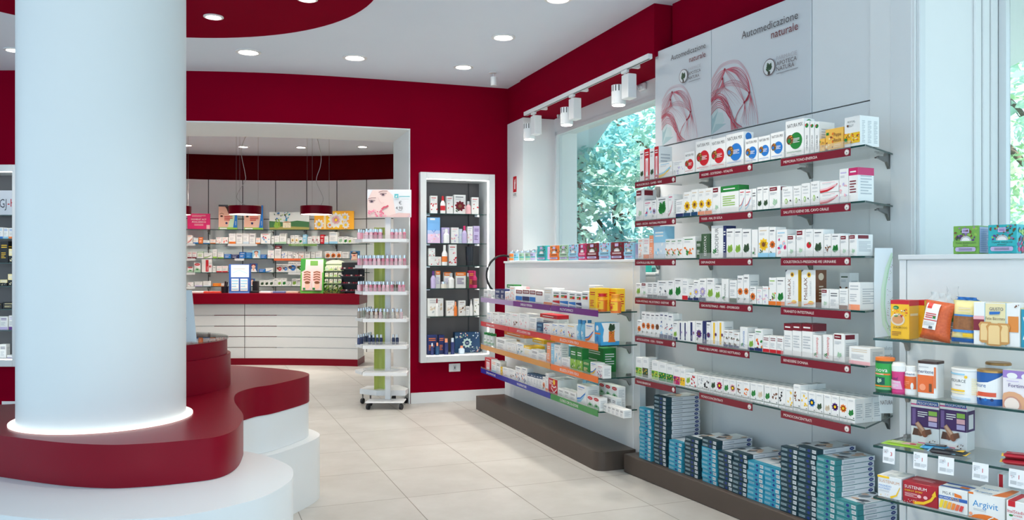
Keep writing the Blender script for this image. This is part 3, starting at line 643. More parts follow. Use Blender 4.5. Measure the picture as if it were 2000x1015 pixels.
# track with three spots below the beam
tr_off = -.10
def tpos(px, py): t = WALLA.t_of(px, tr_off); p = WALLA.at(t, tr_off); return t, p, zof(py, p.y)
ta, pa, za = tpos(1026, 226); tb_, pb, zb_ = tpos(1270, 128)
tm = (ta + tb_) / 2; pm = WALLA.at(tm, tr_off); zt = 2.74
trk = empty('light_track', (pm.x, pm.y, zt), WALLA.rz); tag(trk, 'white ceiling light track rail running under the crimson beam', 'light track')
MB().bevbox(ta - tm, tb_ - tm, -.018, .018, 0, .034, m_plw, .003).build('rail', trk)
MB().box(ta - tm + .01, tb_ - tm - .01, -.006, .006, -.001, 0.001, m_dkmetal).build('rail_slot', trk)
for q in (ta - tm + .3, 0, tb_ - tm - .3): MB().box(q - .015, q + .015, .018, .088, .008, .03, m_plw).build('wall_arm', trk)
for k, px in enumerate((1043, 1118, 1222)):
    t = WALLA.t_of(px, tr_off); p = WALLA.at(t, tr_off); o = empty('track_spot', (p.x, p.y, zt), WALLA.rz)
    tag(o, 'white finned track spot with square driver box, %s from the far corner' % ORD[k], 'spotlight', 'track spots by the window')
    MB().bevbox(-.05, .03, -.012, .012, -.022, -.0015, m_plw, .003).build('adapter', o)
    MB().bevbox(.0, .095, -.035, .035, -.215, -.045, m_plw, .004).build('driver_box', o); MB().tube([(-.01, 0, -.02), (-.01, 0, -.06), (.01, 0, -.08)], .008, m_plw).build('yoke', o)
    mb = MB(); mb.lathe([(.0, -.10), (.052, -.10), (.052, -.235), (.047, -.24)], m_plw, 28, (-.068, -.02))
    for a in range(14): th_ = 2 * math.pi * a / 14; mb.box(-.0525, .0525, -.0035, .0035, -.145, -.102, m_dkmetal, Matrix.Translation((-.068, -.02, 0)) @ Matrix.Rotation(th_, 4, 'Z')) if a < 7 else None
    hd = mb.build('spot_head', o); MB().lathe([(.044, -.243), (.044, -.2405)], m_lamp, 24, (-.068, -.02)).build('lens', hd)
    LAMPS.append(((p.x - .05, p.y - .02, zt - .27), 30, dict(size=80, aim=(p.x - .12, p.y - .12, 0))))
for k, (px, py) in enumerate(((1097, 226), (1252, 170))):
    t = WALLA.t_of(px, REC - .03); p = WALLA.at(t, REC - .001); o = empty('wall_fitting', (p.x, p.y, zof(py, p.y)), WALLA.rz); tag(o, 'small round white fitting on the lintel above the window, %s the column side' % ('nearer' if k == 0 else 'farther from'), 'wall fitting', 'fittings above the window')
    MB().bevbox(-.045, .045, -.03, -.0002, -.03, .03, m_plw, .008).build('fitting_base', o); MB().tube([(0, -.03, 0), (0, -.07, -.01)], .02, m_plw, 12).build('fitting_head', o)
# fire point sign, socket, cable loop
p = WALLA.at(.24, -.006); o = MB(); o.box(-.05, .05, 0, .004, 0, .20, 'W'); Face(o, (-.05, -.0003, 0), (1, 0, 0), (0, 0, 1), .10, .20).draw([('r', .03, .2, .97, .98, (205, 22, 34)), ('r', .36, .35, .64, .7, 'W'), ('r', .42, .7, .58, .8, 'W'), ('a', [(.5, .8), (.72, .86), (.78, .6)], .06, 'W'), ('n', .08, .03, .92, .16, 's', 2)])
tag(o.build('fire_sign', None, (p.x, p.y, zof(383, p.y)), WALLA.rz), 'small red fire extinguisher sign on the white pier', 'sign')
p = Vector((xof(888, 8.05), 0)); q = NICHE.t_of(888, -.008); p = NICHE.at(q, -.008)
so = MB().bevbox(-.058, .058, -.004, .006, -.04, .04, m_plw, .003).build('wall_socket', None, (p.x, p.y, zof(717.5, p.y)), NICHE.rz); tag(so, 'white wall socket plate below the lit niche', 'socket')
MB().box(-.016, .016, -.007, -.0042, -.028, .028, mat((215, 216, 218))).build('socket_insert', so); MB().box(-.004, .004, -.0085, -.0072, -.012, .012, m_dkmetal).build('switch_mark', so)
c = LOW.at(.0, LB + .10); mb = MB(); mb.tube([(.17 * math.cos(rad(a)), 0, .19 * math.sin(rad(a))) for a in range(60, 310, 10)], .011, mat((25, 25, 28), .4)); tag(mb.build('cable_loop', None, (xof(983, 7.75) + .0, 7.93, zof(537, 7.9)), rad(17)), 'loop of thick black cable at the left end of the low unit', 'cable')
# ---- lit wall niche with five glass shelves
m_grey = noisy('grey_niche_back', (104, 101, 102), (97, 94, 96), .5, 6)
def niche(M, W0, W1, Z0, Z1, label, zs, rz, P0):
    c = empty('wall_niche', (0, 0, 0)); xm = (W0 + W1) / 2; w = (W1 - W0) / 2; c.matrix_world = M @ Matrix.Translation((xm, 0, Z0)); tag(c, label, 'display niche'); H = Z1 - Z0; fr = .062; pj = -.07
    mb = MB()
    for a in ((-w + .002, -w + fr, .002, H - .002), (w - fr, w - .002, .002, H - .002)): mb.bevbox(a[0], a[1], pj, .30, a[2], a[3], m_lacq, .002)
    mb.bevbox(-w + fr + .0005, w - fr - .0005, pj, .30, .002, fr, m_lacq, .002); mb.bevbox(-w + fr + .0005, w - fr - .0005, pj, .30, H - fr, H - .002, m_lacq, .002); mb.build('surround', c)
    MB().box(-w + fr, w - fr, .295, .318, fr, H - fr, m_grey).build('back_board', c)
    MB().box(w - fr - .12, w - fr - .108, .288, .2945, fr, H - fr, m_gap).build('shelf_rail', c)
    mb = MB()
    for s_ in (-1, 1): mb.box(s_ * (w - fr - .003) - .0025, s_ * (w - fr - .003) + .0025, pj + .03, pj + .045, fr + .006, H - fr - .006, m_led)
    mb.box(-w + fr + .006, w - fr - .006, pj + .03, pj + .045, H - fr - .006, H - fr - .001, m_led); mb.box(-w + fr + .006, w - fr - .006, pj + .03, pj + .045, fr + .001, fr + .005, m_led)
    mb.build('light_strip', c)
    return xm, w, fr
NSZ = [1.868, 1.573, 1.350, 1.123, .845, .466]
xm, wn, frn = niche(Mn, NX0, NX1, NZ0, NZ1, 'white framed lit wall niche with grey back between doorway and low unit', NSZ, 0, 0)
NICHE2 = Line((0, 0), 0); NICHE2.o, NICHE2.u, NICHE2.n, NICHE2.rz = NICHE.o, NICHE.u, NICHE.n, NICHE.rz
for i, z in enumerate(NSZ[:5]):
    o = empty('glass_shelf', tuple(NICHE.at(xm, .02)) + (z,), NICHE.rz); tag(o, 'glass shelf in the white framed niche, %s from its top' % ORD[i], 'shelf', 'glass shelves of the niche'); w = wn - frn - .002
    mb = MB(); mb.box(-w, w, 0, .27, -.007, 0, m_glass); mb.add([(-w, -.001, -.007), (w, -.001, -.007), (w, -.001, 0), (-w, -.001, 0)], [(0, 1, 2, 3)], m_gedge); mb.build('glass_pane', o)
    for xx in (-w + .03, w - .09): MB().box(xx, xx + .05, .12, .16, -.02, -.0075, m_chrome).build('clip', o)
mb_l = Matrix.Translation((-5.4, 7.52, 0)) @ Matrix.Rotation(rad(-.9), 4, 'Z')
niche(mb_l, .001, .895, .425, 2.275, 'dark backed lit wall niche at the left edge behind the column', [], 0, 0)
LNZ = [1.82, 1.60, 1.376, 1.16, .947, .753]
for i, z in enumerate(LNZ):
    o = empty('glass_shelf', tuple((mb_l @ Vector((.448, .02, z)))), rad(-.9)); tag(o, 'glass shelf in the left edge niche, %s from its top' % ORD[i], 'shelf', 'glass shelves of the left niche'); w = .382
    mb = MB(); mb.box(-w, w, 0, .27, -.007, 0, m_glass); mb.add([(-w, -.001, -.007), (w, -.001, -.007), (w, -.001, 0), (-w, -.001, 0)], [(0, 1, 2, 3)], m_gedge); mb.build('glass_pane', o)
# ---- back room counter
CK = Vector((-3.6, 3.58)); 
def carc(r, x0, x1, n=36): return [(x0 + (x1 - x0) * k / n, CK.y + math.sqrt(r * r - (x0 + (x1 - x0) * k / n - CK.x) ** 2)) for k in range(n + 1)]
ct = empty('service_counter', (-3.6, 11.3, 0)); tag(ct, 'curved white service counter with crimson top band in the back room', 'counter')
cl = lambda pts: [(p[0] + 3.6, p[1] - 11.3) for p in pts]
X0, X1 = -6.2, -2.07
def cprism(rf, rb, z0, z1, m, name, x1=X1): MB().prism(cl(strip_between(carc(rf, X0, x1), carc(rb, X0, x1))), z0, z1, m).build(name, ct)
cprism(7.49, 8.0, 0, .09, m_redlacq, 'kick_board')
zs = [.0905, .243, .388, .533, .68, .83]
for a, b in zip(zs, zs[1:]): cprism(7.5, 7.52, a, b - .010, m_lacq, 'front_board')
cprism(7.512, 7.95, .0905, .829, m_lacq, 'counter_body')
cprism(7.462, 8.05, .8305, .972, m_redlacq, 'counter_top', X1 + .03)
mb = MB(); 
for z in zs[1:-1]: mb.prism(cl(strip_between(carc(7.502, -4.05, -3.2, 10), carc(7.506, -4.05, -3.2, 10))), z - .0085, z - .0015, m_chrome)
mb.build('chrome_inlay', ct)
x = xof(478, 11.08); mb = MB(); mb.box(x - .003 + 3.6, x + .003 + 3.6, 11.0765 - 11.3, 11.0785 - 11.3, .0, .83, m_gap); mb.build('front_joint', ct)
# ---- pendants above the counter
for k, (px, lab) in enumerate(((341, 'crimson drum pendant half hidden by the column edge'), (478.5, 'crimson drum pendant over the counter, nearer the column'), (618, 'crimson drum pendant over the counter, nearer the jamb'))):
    Y = 10.8; x = xof(px, Y); zb0 = zof(419, Y); r = .208; o = empty('pendant_lamp', (x, Y, zb0)); tag(o, lab, 'pendant lamp', 'drum pendants over the counter')
    MB().lathe([(r - .004, .002), (r, 0), (r, .112), (r - .004, .112), (r - .004, .004)], m_redlacq, 48, caps=False).build('lamp_shade', o)
    MB().lathe([(r - .008, .004), (r - .008, .008)], mat((255, 246, 230), .5, emit=4.0), 40).build('diffuser', o)
    MB().lathe([(r - .008, .108), (r - .008, .111)], m_plw, 40).build('shade_lid', o)
    H = HB - zb0; pts = smooth_line([(0.02, H), (-.05, H * .80), (.0, H * .52), (.0, H * .42), (-.11, H * .22), (.03, H * .10), (.0, .112)] if k < 2 else [(0.0, H), (.06, H * .75), (.05, H * .6), (0, H * .42), (.09, H * .2), (.02, H * .08), (.0, .112)], 8)
    MB().tube([(a, 0, b) for a, b in pts], .004, mat((190, 190, 190), .4)).build('cable', o)
    for a in (20, 150, 265): MB().tube([(r * .8 * math.cos(rad(a)), r * .8 * math.sin(rad(a)), .112), (r * .8 * math.cos(rad(a)), r * .8 * math.sin(rad(a)), H)], .0016, m_metal, 5).build('suspension_wire', o)
    MB().lathe([(.055, H - .025), (.055, H - .001)], m_plw, 24).build('ceiling_cup', o)
    LAMPS.append(((x, Y, zb0 - .02), 24, dict(size=150)))
# ---- back room glass shelves
BZ = [1.905, 1.686, 1.461, 1.247, 1.033]
BNAME = ['top shelf', 'second shelf', 'third shelf', 'fourth shelf', 'lowest shelf']
class Arc:
    rz = 0.0
    def t_of(s, px, off):
        # the point of the curved shelf front where a sight line through px meets it
        k = (px - CX) / FPX; r = RB - .30 + off; a = 1 + k * k; b = -2 * (k * CB.x + CB.y); c = CB.x ** 2 + CB.y ** 2 - r * r
        return k * (-b + math.sqrt(b * b - 4 * a * c)) / (2 * a)
    def at(s, t, off): r = RB - .30 + off; return Vector((t, CB.y + math.sqrt(r * r - (t - CB.x) ** 2)))
BACK = Arc()
BX0, BX1 = BACK.t_of(330, 0), BACK.t_of(722, 0)
for i, z in enumerate(BZ):
    o = empty('glass_shelf', (CB.x, CB.y, z)); tag(o, 'curved glass shelf behind the counter, %s from the top' % ORD[i], 'shelf', 'glass shelves behind the counter')
    pts = strip_between([(p[0] - CB.x, p[1] - CB.y) for p in arc(RB - .30, BX0, BX1, 24)], [(p[0] - CB.x, p[1] - CB.y) for p in arc(RB - .004, BX0, BX1, 24)])
    mb = MB(); mb.prism(pts, -.010, 0, m_glass)
    fr_ = arc(RB - .301, BX0, BX1, 24); mb.add([(p[0] - CB.x, p[1] - CB.y, zz) for zz in (-.010, 0) for p in fr_], [(k, k + 1, 25 + k + 1, 25 + k) for k in range(24)], m_gedge); mb.build('glass_pane', o)
    for px in (410, 535, 596, 656.5): q = BACK.at(BACK.t_of(px, .29), .29); put('bracket', BR, o, (q.x - CB.x, q.y - CB.y, -.012))
    if i > 0:
        for a, b, c_, t_ in {1: ((364, 381, 'S', ''), (445, 502, 'S', ''), (564, 619, 'g', 'COSMETICA NATURALE')), 2: ((364, 381, 'S', ''), (458, 477, 'S', ''), (535, 592, 'O', '')), 3: ((364, 381, 'S', ''), (563, 594, 'S', '')), 4: ((364, 381, 'S', ''),)}[i]:
            q0, q1 = BACK.at(BACK.t_of(a, -.01), -.01), BACK.at(BACK.t_of(b, -.01), -.01); w = (q1 - q0).length; mb = MB(); mb.box(0, w, -.003, 0, -.035, -.002 if c_ == 'S' else .0, {'S': mat((216, 220, 222)), 'g': mat((110, 150, 80)), 'O': mat((222, 110, 62))}[c_])
            if t_: Face(mb, (0, -.0032, -.035), (1, 0, 0), (0, 0, 1), w, .035).draw([('t', .1, .3, .5, t_, 'W', 'l', .8)])
            s_ = mb.build('label_strip', o, (q0.x - CB.x, q0.y - CB.y, 0), math.atan2(q1.y - q0.y, q1.x - q0.x))
# ================================================================= cartons: printed styles
def lines(x0, y0, x1, y1, c='S', n=3): return ('n', x0, y0, x1, y1, c, n)
def style(key):
    """-> phrase, body colour, marks on the front, marks on the right hand side, marks on the lid"""
    a = key.split(':'); k = a[0]; A = a[1:] + [''] * 4; c = A[0]; sd, ld = [lines(.15, .2, .85, .8, 'S', 7)], []
    N = CN.get(c, ''); T = lambda col='s': [lines(.14, .84, .8, .93, col, 1), lines(.14, .73, .6, .81, 'S', 2)]
    bt = lambda b: [('r', 0, 0, 1, .14, b)] if b else []
    if k == 'nm':
        return 'white carton with a big %s disc' % N, 'W', [('t', .1, .80, .15, 'NATURA MIX', 'K', 'l', .84), ('c', .58, .42, .34, c), ('c', .26, .47, .2, 'n'), ('d', .12, .36, .4, .6, ['O', 'g', 'D', 'Y'], 10, 3, .8), ('c', .22, .44, .09, c), ('r', .1, .115, .9, .13, c), lines(.45, .36, .8, .5, 'W', 4), lines(.35, .03, .6, .07, 'S', 1)], [('c', .5, .86, .3, c), ('T', .68, .12, .45, 'NATURA MIX', 's', 'l', .5)], [('r', .1, .3, .9, .7, 'S')]
    if k == 'ns':
        return 'slim white carton with a %s dot' % N, 'W', [('c', .5, .86, .36, c), ('c', .3, .88, .16, 'R'), ('T', .72, .12, .5, 'NATURA MIX', 's', 'l', .45)], sd, ld
    if k == 'rl': return 'white carton with dark red label corner', 'W', [('r', .06, .80, .72, .96, 'D'), lines(.14, .85, .6, .91, 'W', 1), lines(.1, .62, .7, .74, 'S', 3), ('l', .55, .12, .26, 'E', 5), lines(.1, .06, .5, .12, 'S', 2)], [('r', .06, .80, .72, .96, 'D'), lines(.1, .2, .85, .7, 'S', 8)], ld
    if k == 'fl': return 'white carton with a %s flower' % N, 'W', T('b' if c == 'Y' else 's') + [('f', .52, .42, .46, c, A[2] or 'n'), ('l', .3, .1, .2, 'A', 3)] + bt(A[1]), sd, ld
    if k == 'lf': return 'white carton with %s leaves' % N, 'W', T() + [('l', .5, .14, .42, c, 8)] + bt(A[1]), sd, ld
    if k == 'bd': return 'white carton with %s bottom band' % N, 'W', [lines(.12, .7, .85, .92, A[1] or 's', 2), lines(.12, .3, .7, .6, 'S', 4), ('r', 0, 0, 1, .2, c)], sd, ld
    if k == 'tp': return 'white carton with %s top band' % N, 'W', [('r', 0, .78, 1, 1, c), lines(.15, .84, .8, .94, 'W', 1), lines(.12, .25, .8, .65, A[1] or 'S', 5)], [('r', 0, .78, 1, 1, c)] + sd, [('r', 0, 0, 1, 1, c)]
    if k == 'ph': return 'white carton with %s photo below' % N, 'W', [lines(.2, .75, .8, .88, 'S', 2), ('r', 0, .06, 1, .5, c), ('d', .1, .1, .9, .46, [A[1] or 'g', 'A', 'Y'], 12, len(key), 1)], sd, ld
    if k == 'ds': return 'white carton with a %s disc' % N, 'W', T(A[1] or 's') + [('c', .5, .42, .3, c), ('c', .6, .48, .12, A[2] or 'W')], sd, ld
    if k == 'vt': return '%s carton with upright lettering' % N, c, [('T', .62, .08, .42, A[1], A[2] or 'W', 'l', .84)] + ([('l', .3, .1, .2, 'G', 4)] if c == 'W' else []), sd, ld
    if k == 'st': return 'white carton with %s upright stripe' % N, 'W', [('r', .38, .05, .66, .95, c), ('T', .58, .12, .2, A[1] or 'plus', 'W', 'l', .7), ('f', .8, .45, .2, A[2] or 'v', 'n')], sd, ld
    if k == 'pl': return 'plain %s carton' % N, c, [lines(.15, .68, .85, .86, A[1] or 'W', 2), lines(.15, .2, .7, .5, A[1] or 'W', 4)], [lines(.15, .2, .85, .8, A[1] or 'S', 6)], ld
    if k == 'wh': return 'plain white carton', 'W', [lines(.15, .62, .85, .85, 's', 2), lines(.15, .15, .7, .5, 'S', 5)], sd, ld
    if k == 'hf': return '%s over %s carton' % (N, CN[A[1]]), A[1], [('r', 0, .5, 1, 1, c), lines(.15, .66, .85, .86, 'W', 2), ('d', .15, .1, .85, .45, ['W', c], 6, 4)], [('r', 0, .5, 1, 1, c)], [('r', 0, 0, 1, 1, c)]
    if k == 'fr': return '%s framed carton with white window' % N, c, [('r', .26, .12, .74, .70, 'W'), ('c', .5, .45, .2, 'P', .2), lines(.2, .78, .8, .92, 'W', 2), ('r', .3, .02, .7, .06, 'W')], [('r', 0, 0, 1, 1, 'W'), lines(.15, .2, .85, .8, 'S', 6)], ld
    if k == 'wv': return 'white carton with %s swoosh' % N, 'W', T(A[1] or c) + [('a', [(.02, .1), (.4, .2), (.7, .4), (.95, .7)], .16, c, 1), ('a', [(.02, .25), (.4, .32), (.9, .62)], .07, A[1] or 'S')], sd, ld
    if k == 'bl': return 'white carton with %s blobs' % N, 'W', T(A[1] or 's') + [('d', .12, .15, .88, .6, [c, A[1] or 'O', A[2] or c], 9, len(key) + ord(c), 1.3)] + bt(A[3]), sd, ld
    if k == 'mn':
        q = int(c); cc = ['g', 'R', 'S', 'K', 'A', 'M', 'G', 'P', 'n', 'O', 'G', 'b', 'G', 'n', 'K', 'Y', 'n', 'Y', 'B', 'A', 'b', 'V', 'O', 'G'][q % 24]; f = [('l', .5, .26, .42, cc, 6)] if cc in 'gAGbE' else ([('f', .5, .54, .47, cc, 'Y')] if q in (5, 7, 18, 21, 22) else [('d', .2, .3, .85, .8, [cc], 7, q, 1.5)])
        return 'small white carton with %s plant picture' % CN[cc], 'W', f + [('r', 0, .13, 1, .16, 'A'), ('c', .86, .22, .07, 's'), lines(.2, .88, .8, .94, 'S', 1), lines(.3, .04, .7, .09, 'S', 1)], sd, [('r', .15, .35, .85, .65, 'S')]
    if k == 'ml': return 'tall white carton with %s spine' % N, 'W', [('T', .42, .2, .34, 'MeliLAX', 'n', 'l', .62), ('q', [(0, .93), (.18, 1), (0, 1)], 's'), ('c', .55, .87, .14, 'Y'), ('c', .55, .87, .08, 'n'), ('c', .70, .12, .2, 'Y', .05), ('a', [(.2, .06), (.5, .09), (.9, .12)], .05, 'O'), lines(.62, .3, .72, .7, 'S', 9)], [('r', 0, 0, 1, 1, c), ('c', .5, .82, .25, 'b'), lines(.3, .2, .7, .6, 'b', 5)], ld
    if k == 'pp': return 'white carton with a green seed', 'W', [('t', .14, .82, .11, 'Propol', 's', 'l', .8), lines(.2, .68, .8, .76, 'S', 2), lines(.2, .55, .8, .6, 'S', 1), ('c', .42, .30, .13, 'g', .13), ('c', .42, .30, .06, 'W', .08), ('c', .82, .32, .06, 'K'), ('r', 0, .08, 1, .1, 'S')], sd, ld
    if k == 'rj': return 'white carton with honeycomb foot', 'W', [('t', .22, .80, .10, 'ROYAL', 's', 'l', .6), ('t', .22, .67, .10, 'JELLY', 's', 'l', .6), ('c', .22, .71, .06, 'n'), ('r', 0, .12, 1, .46, 'Y'), ('d', .04, .14, .96, .45, ['O', 'n', 'C'], 40, 8, .7), ('r', .06, .18, .22, .3, 'G')], [lines(.1, .1, .25, .85, 'S', 14), lines(.4, .1, .58, .85, 'S', 14), lines(.72, .1, .9, .85, 'S', 14)], ld
    if k == 'pr': return 'golden honey carton', (244, 190, 84), [('d', .02, .02, .45, .7, ['n', 'O', 'C'], 14, 3), ('r', .06, .72, .2, .84, 'G'), ('t', .5, .62, .24, 'Pappa', 'n', 'l', .4), ('t', .5, .36, .24, 'Reale', 'n', 'l', .4), lines(.5, .1, .9, .25, 'C', 2)], sd, ld
    if k == 'tb': return '%s tea box with silver dome' % N, c, [('d', .05, .45, .95, .95, ['A', A[1] or 'v', A[2] or 'g', 's'], 26, ord(c), .9), ('c', .5, .46, .24, 'S', .2), ('c', .5, .46, .17, 'W', .12), ('r', 0, .24, 1, .46, c), lines(.15, .30, .85, .42, 'K' if c not in 'DNMV' else 'W', 2), ('r', .36, .76, .64, .93, 'v'), ('r', .16, .08, .84, .21, 'v'), ('c', .16, .145, .06, 'v', .065), ('c', .84, .145, .06, 'v', .065), lines(.24, .11, .76, .19, 's', 2)], [('r', .12, .08, .88, .92, 'v'), lines(.2, .14, .8, .86, (160, 170, 215), 11)], ld
    if k == 'ov': return 'white carton with red oval', 'W', [('q', [(0, 0), (1, 0), (1, .3), (.4, .5), (0, .2)], 'E'), ('c', .5, .3, .2, 'G', .07), ('c', .5, .82, .42, 'R', .13), lines(.25, .79, .75, .85, 'W', 1)], sd, ld
    if k == 'ht': return 'red carton with a heart outline', (190, 24, 44), [('a', [(.6, .12), (.3, .38), (.38, .55), (.6, .45), (.82, .56), (.9, .38), (.6, .12)], .05, 'W'), ('c', .62, .8, .12, 'Y'), lines(.08, .6, .5, .9, 'W', 4)], [('r', 0, 0, 1, 1, 'W')], [('r', 0, 0, 1, 1, 'W')]
    if k == 'mv': return 'white carton with rainbow mark', 'W', [('r', 0, 0, 1, .16, c), ('r', .12, .66, .7, .74, 'G'), ('r', .12, .58, .6, .65, 'O'), ('r', .55, .58, .85, .74, 'R'), lines(.12, .80, .85, .92, 's', 1), ('q', [(0, .3), (1, .22), (1, .42), (0, .38)], c)], sd, ld
    if k == 'sq': return '%s carton with chequered top' % N, 'W', [('r', .03, .70, .97, .98, 'D'), ('r', .15, .78, .85, .9, 'W'), lines(.18, .80, .8, .88, 'D', 1), ('r', 0, .18, 1, .5, c), ('r', .1, .02, .9, .16, A[1] or 'S')], sd, ld
    if k == 'pi': return 'blue carton with pineapple picture', (60, 160, 215), [('c', .4, .75, .2, 'W'), ('c', .4, .3, .2, (30, 120, 190)), ('r', .05, .48, .9, .55, 'O')], [('q', [(.12, .16), (1, .18), (1, 1), (.02, 1), (.16, .7), (.1, .4)], 'W'), ('r', .42, .18, .72, .62, 'O'), ('d', .42, .2, .72, .62, ['n', 'Y', 'O'], 24, 3, .7), ('l', .57, .58, .22, 'A', 9), ('q', [(.36, .14), (.78, .14), (.68, .34), (.46, .34)], 'O')], ld
    if k == 'fc': return 'picture carton of a made-up face', 'F', [('c', .42, .62, .34, (238, 190, 165), .4), ('a', [(.22, .72), (.3, .76), (.4, .73)], .05, 'n'), ('a', [(.52, .73), (.62, .76), (.7, .72)], .05, 'n'), ('a', [(.38, .46), (.46, .43), (.56, .47)], .06, 'R'), ('r', .5, .9, .8, 1, 'n'), ('q', [(.82, .0), (1, 0), (1, 1), (.92, .6)], 'B'), ('r', 0, 0, .95, .12, 'g'), ('r', 0, .01, .4, .09, 'W'), lines(.3, .25, .8, .4, 'R', 2)], sd, ld
    raise KeyError(key)
_mesh = {}
def carton_mesh(key, w, d, h, base=None):
    kk = (key, round(w, 3), round(d, 3), round(h, 3))
    if kk not in _mesh:
        ph, body, fo, so, lo = style(key); mb = MB(); b = min(.0012, w * .05)
        mb.bevbox(-w / 2, w / 2, -d / 2, d / 2, 0, h, body, b)
        front(mb, w, d, h).draw(fo)
        if so: right_side(mb, w, d, h).draw(so)
        if lo: lid(mb, w, d, h).draw(lo)
        _mesh[kk] = mb.build('medicine_carton', mesh_only=True)
    return _mesh[kk]
PL = []
def clean(lbl):
    n = len(lbl.replace(',', '').split())
    if n > 16 or n < 4: print('LABEL LENGTH', n, lbl)
    return lbl
def carton(line, t0, t1, off, z, h, key, d, label, group, gap=.0012, tilt=0, name='medicine_carton'):
    if name == 'medicine_carton': name = 'herbal_carton' if line is TALL else 'supplement_carton' if line is LOW else 'medicine_carton' if line is BACK else 'cosmetic_carton'
    PL.append((id(line), t0, t1, off, off + d, z, z + h, label))
    w = max(t1 - t0 - gap, .006); c = line.at((t0 + t1) / 2, off + d / 2)
    rz = line.rz
    if isinstance(line, Arc): q0, q1 = line.at(t0, off), line.at(t1, off); rz = math.atan2(q1.y - q0.y, q1.x - q0.x)
    o = put(name, carton_mesh(key, w, d, h), None, (c.x, c.y, z + .0006), rz)
    tag(o, clean(label), 'box', group); return o
def row(line, z, off, text, anchor, shelf, group, d0=.07, name='medicine_carton', hmin=.02):
    if name == 'medicine_carton': name = 'herbal_carton' if line is TALL else 'supplement_carton' if line is LOW else 'medicine_carton' if line is BACK else 'cosmetic_carton'
    items = [i.split() for i in text.replace('\n', ';').split(';') if i.strip()]
    prev = -9
    for k, it in enumerate(items):
        p0, p1, yt, key = float(it[0]), float(it[1]), float(it[2]), it[3]; d = float(it[4]) if len(it) > 4 else d0
        t0 = max(line.t_of(p0, off), prev); t1 = line.t_of(p1, off); prev = max(prev, t1)
        if t1 - t0 < .008: print('THIN', it); continue
        Y = line.at(t0, off).y; h = max(zof(yt, Y) - z, hmin)
        ph = style(key)[0]; lb = '%s, %s from %s, %s' % (ph, ORD[k], anchor, shelf)
        carton(line, t0, t1, off, z, h, key, d, lb, group, name=name)
        nb = int(it[5]) if len(it) > 5 else 0
        for b in range(nb):
            carton(line, t0, t1, off + (d + .002) * (b + 1), z, h, key, d, 'white carton %sbehind the %s one from %s, %s' % (['', 'second '][b], ORD[k], anchor, shelf), group, name=name)
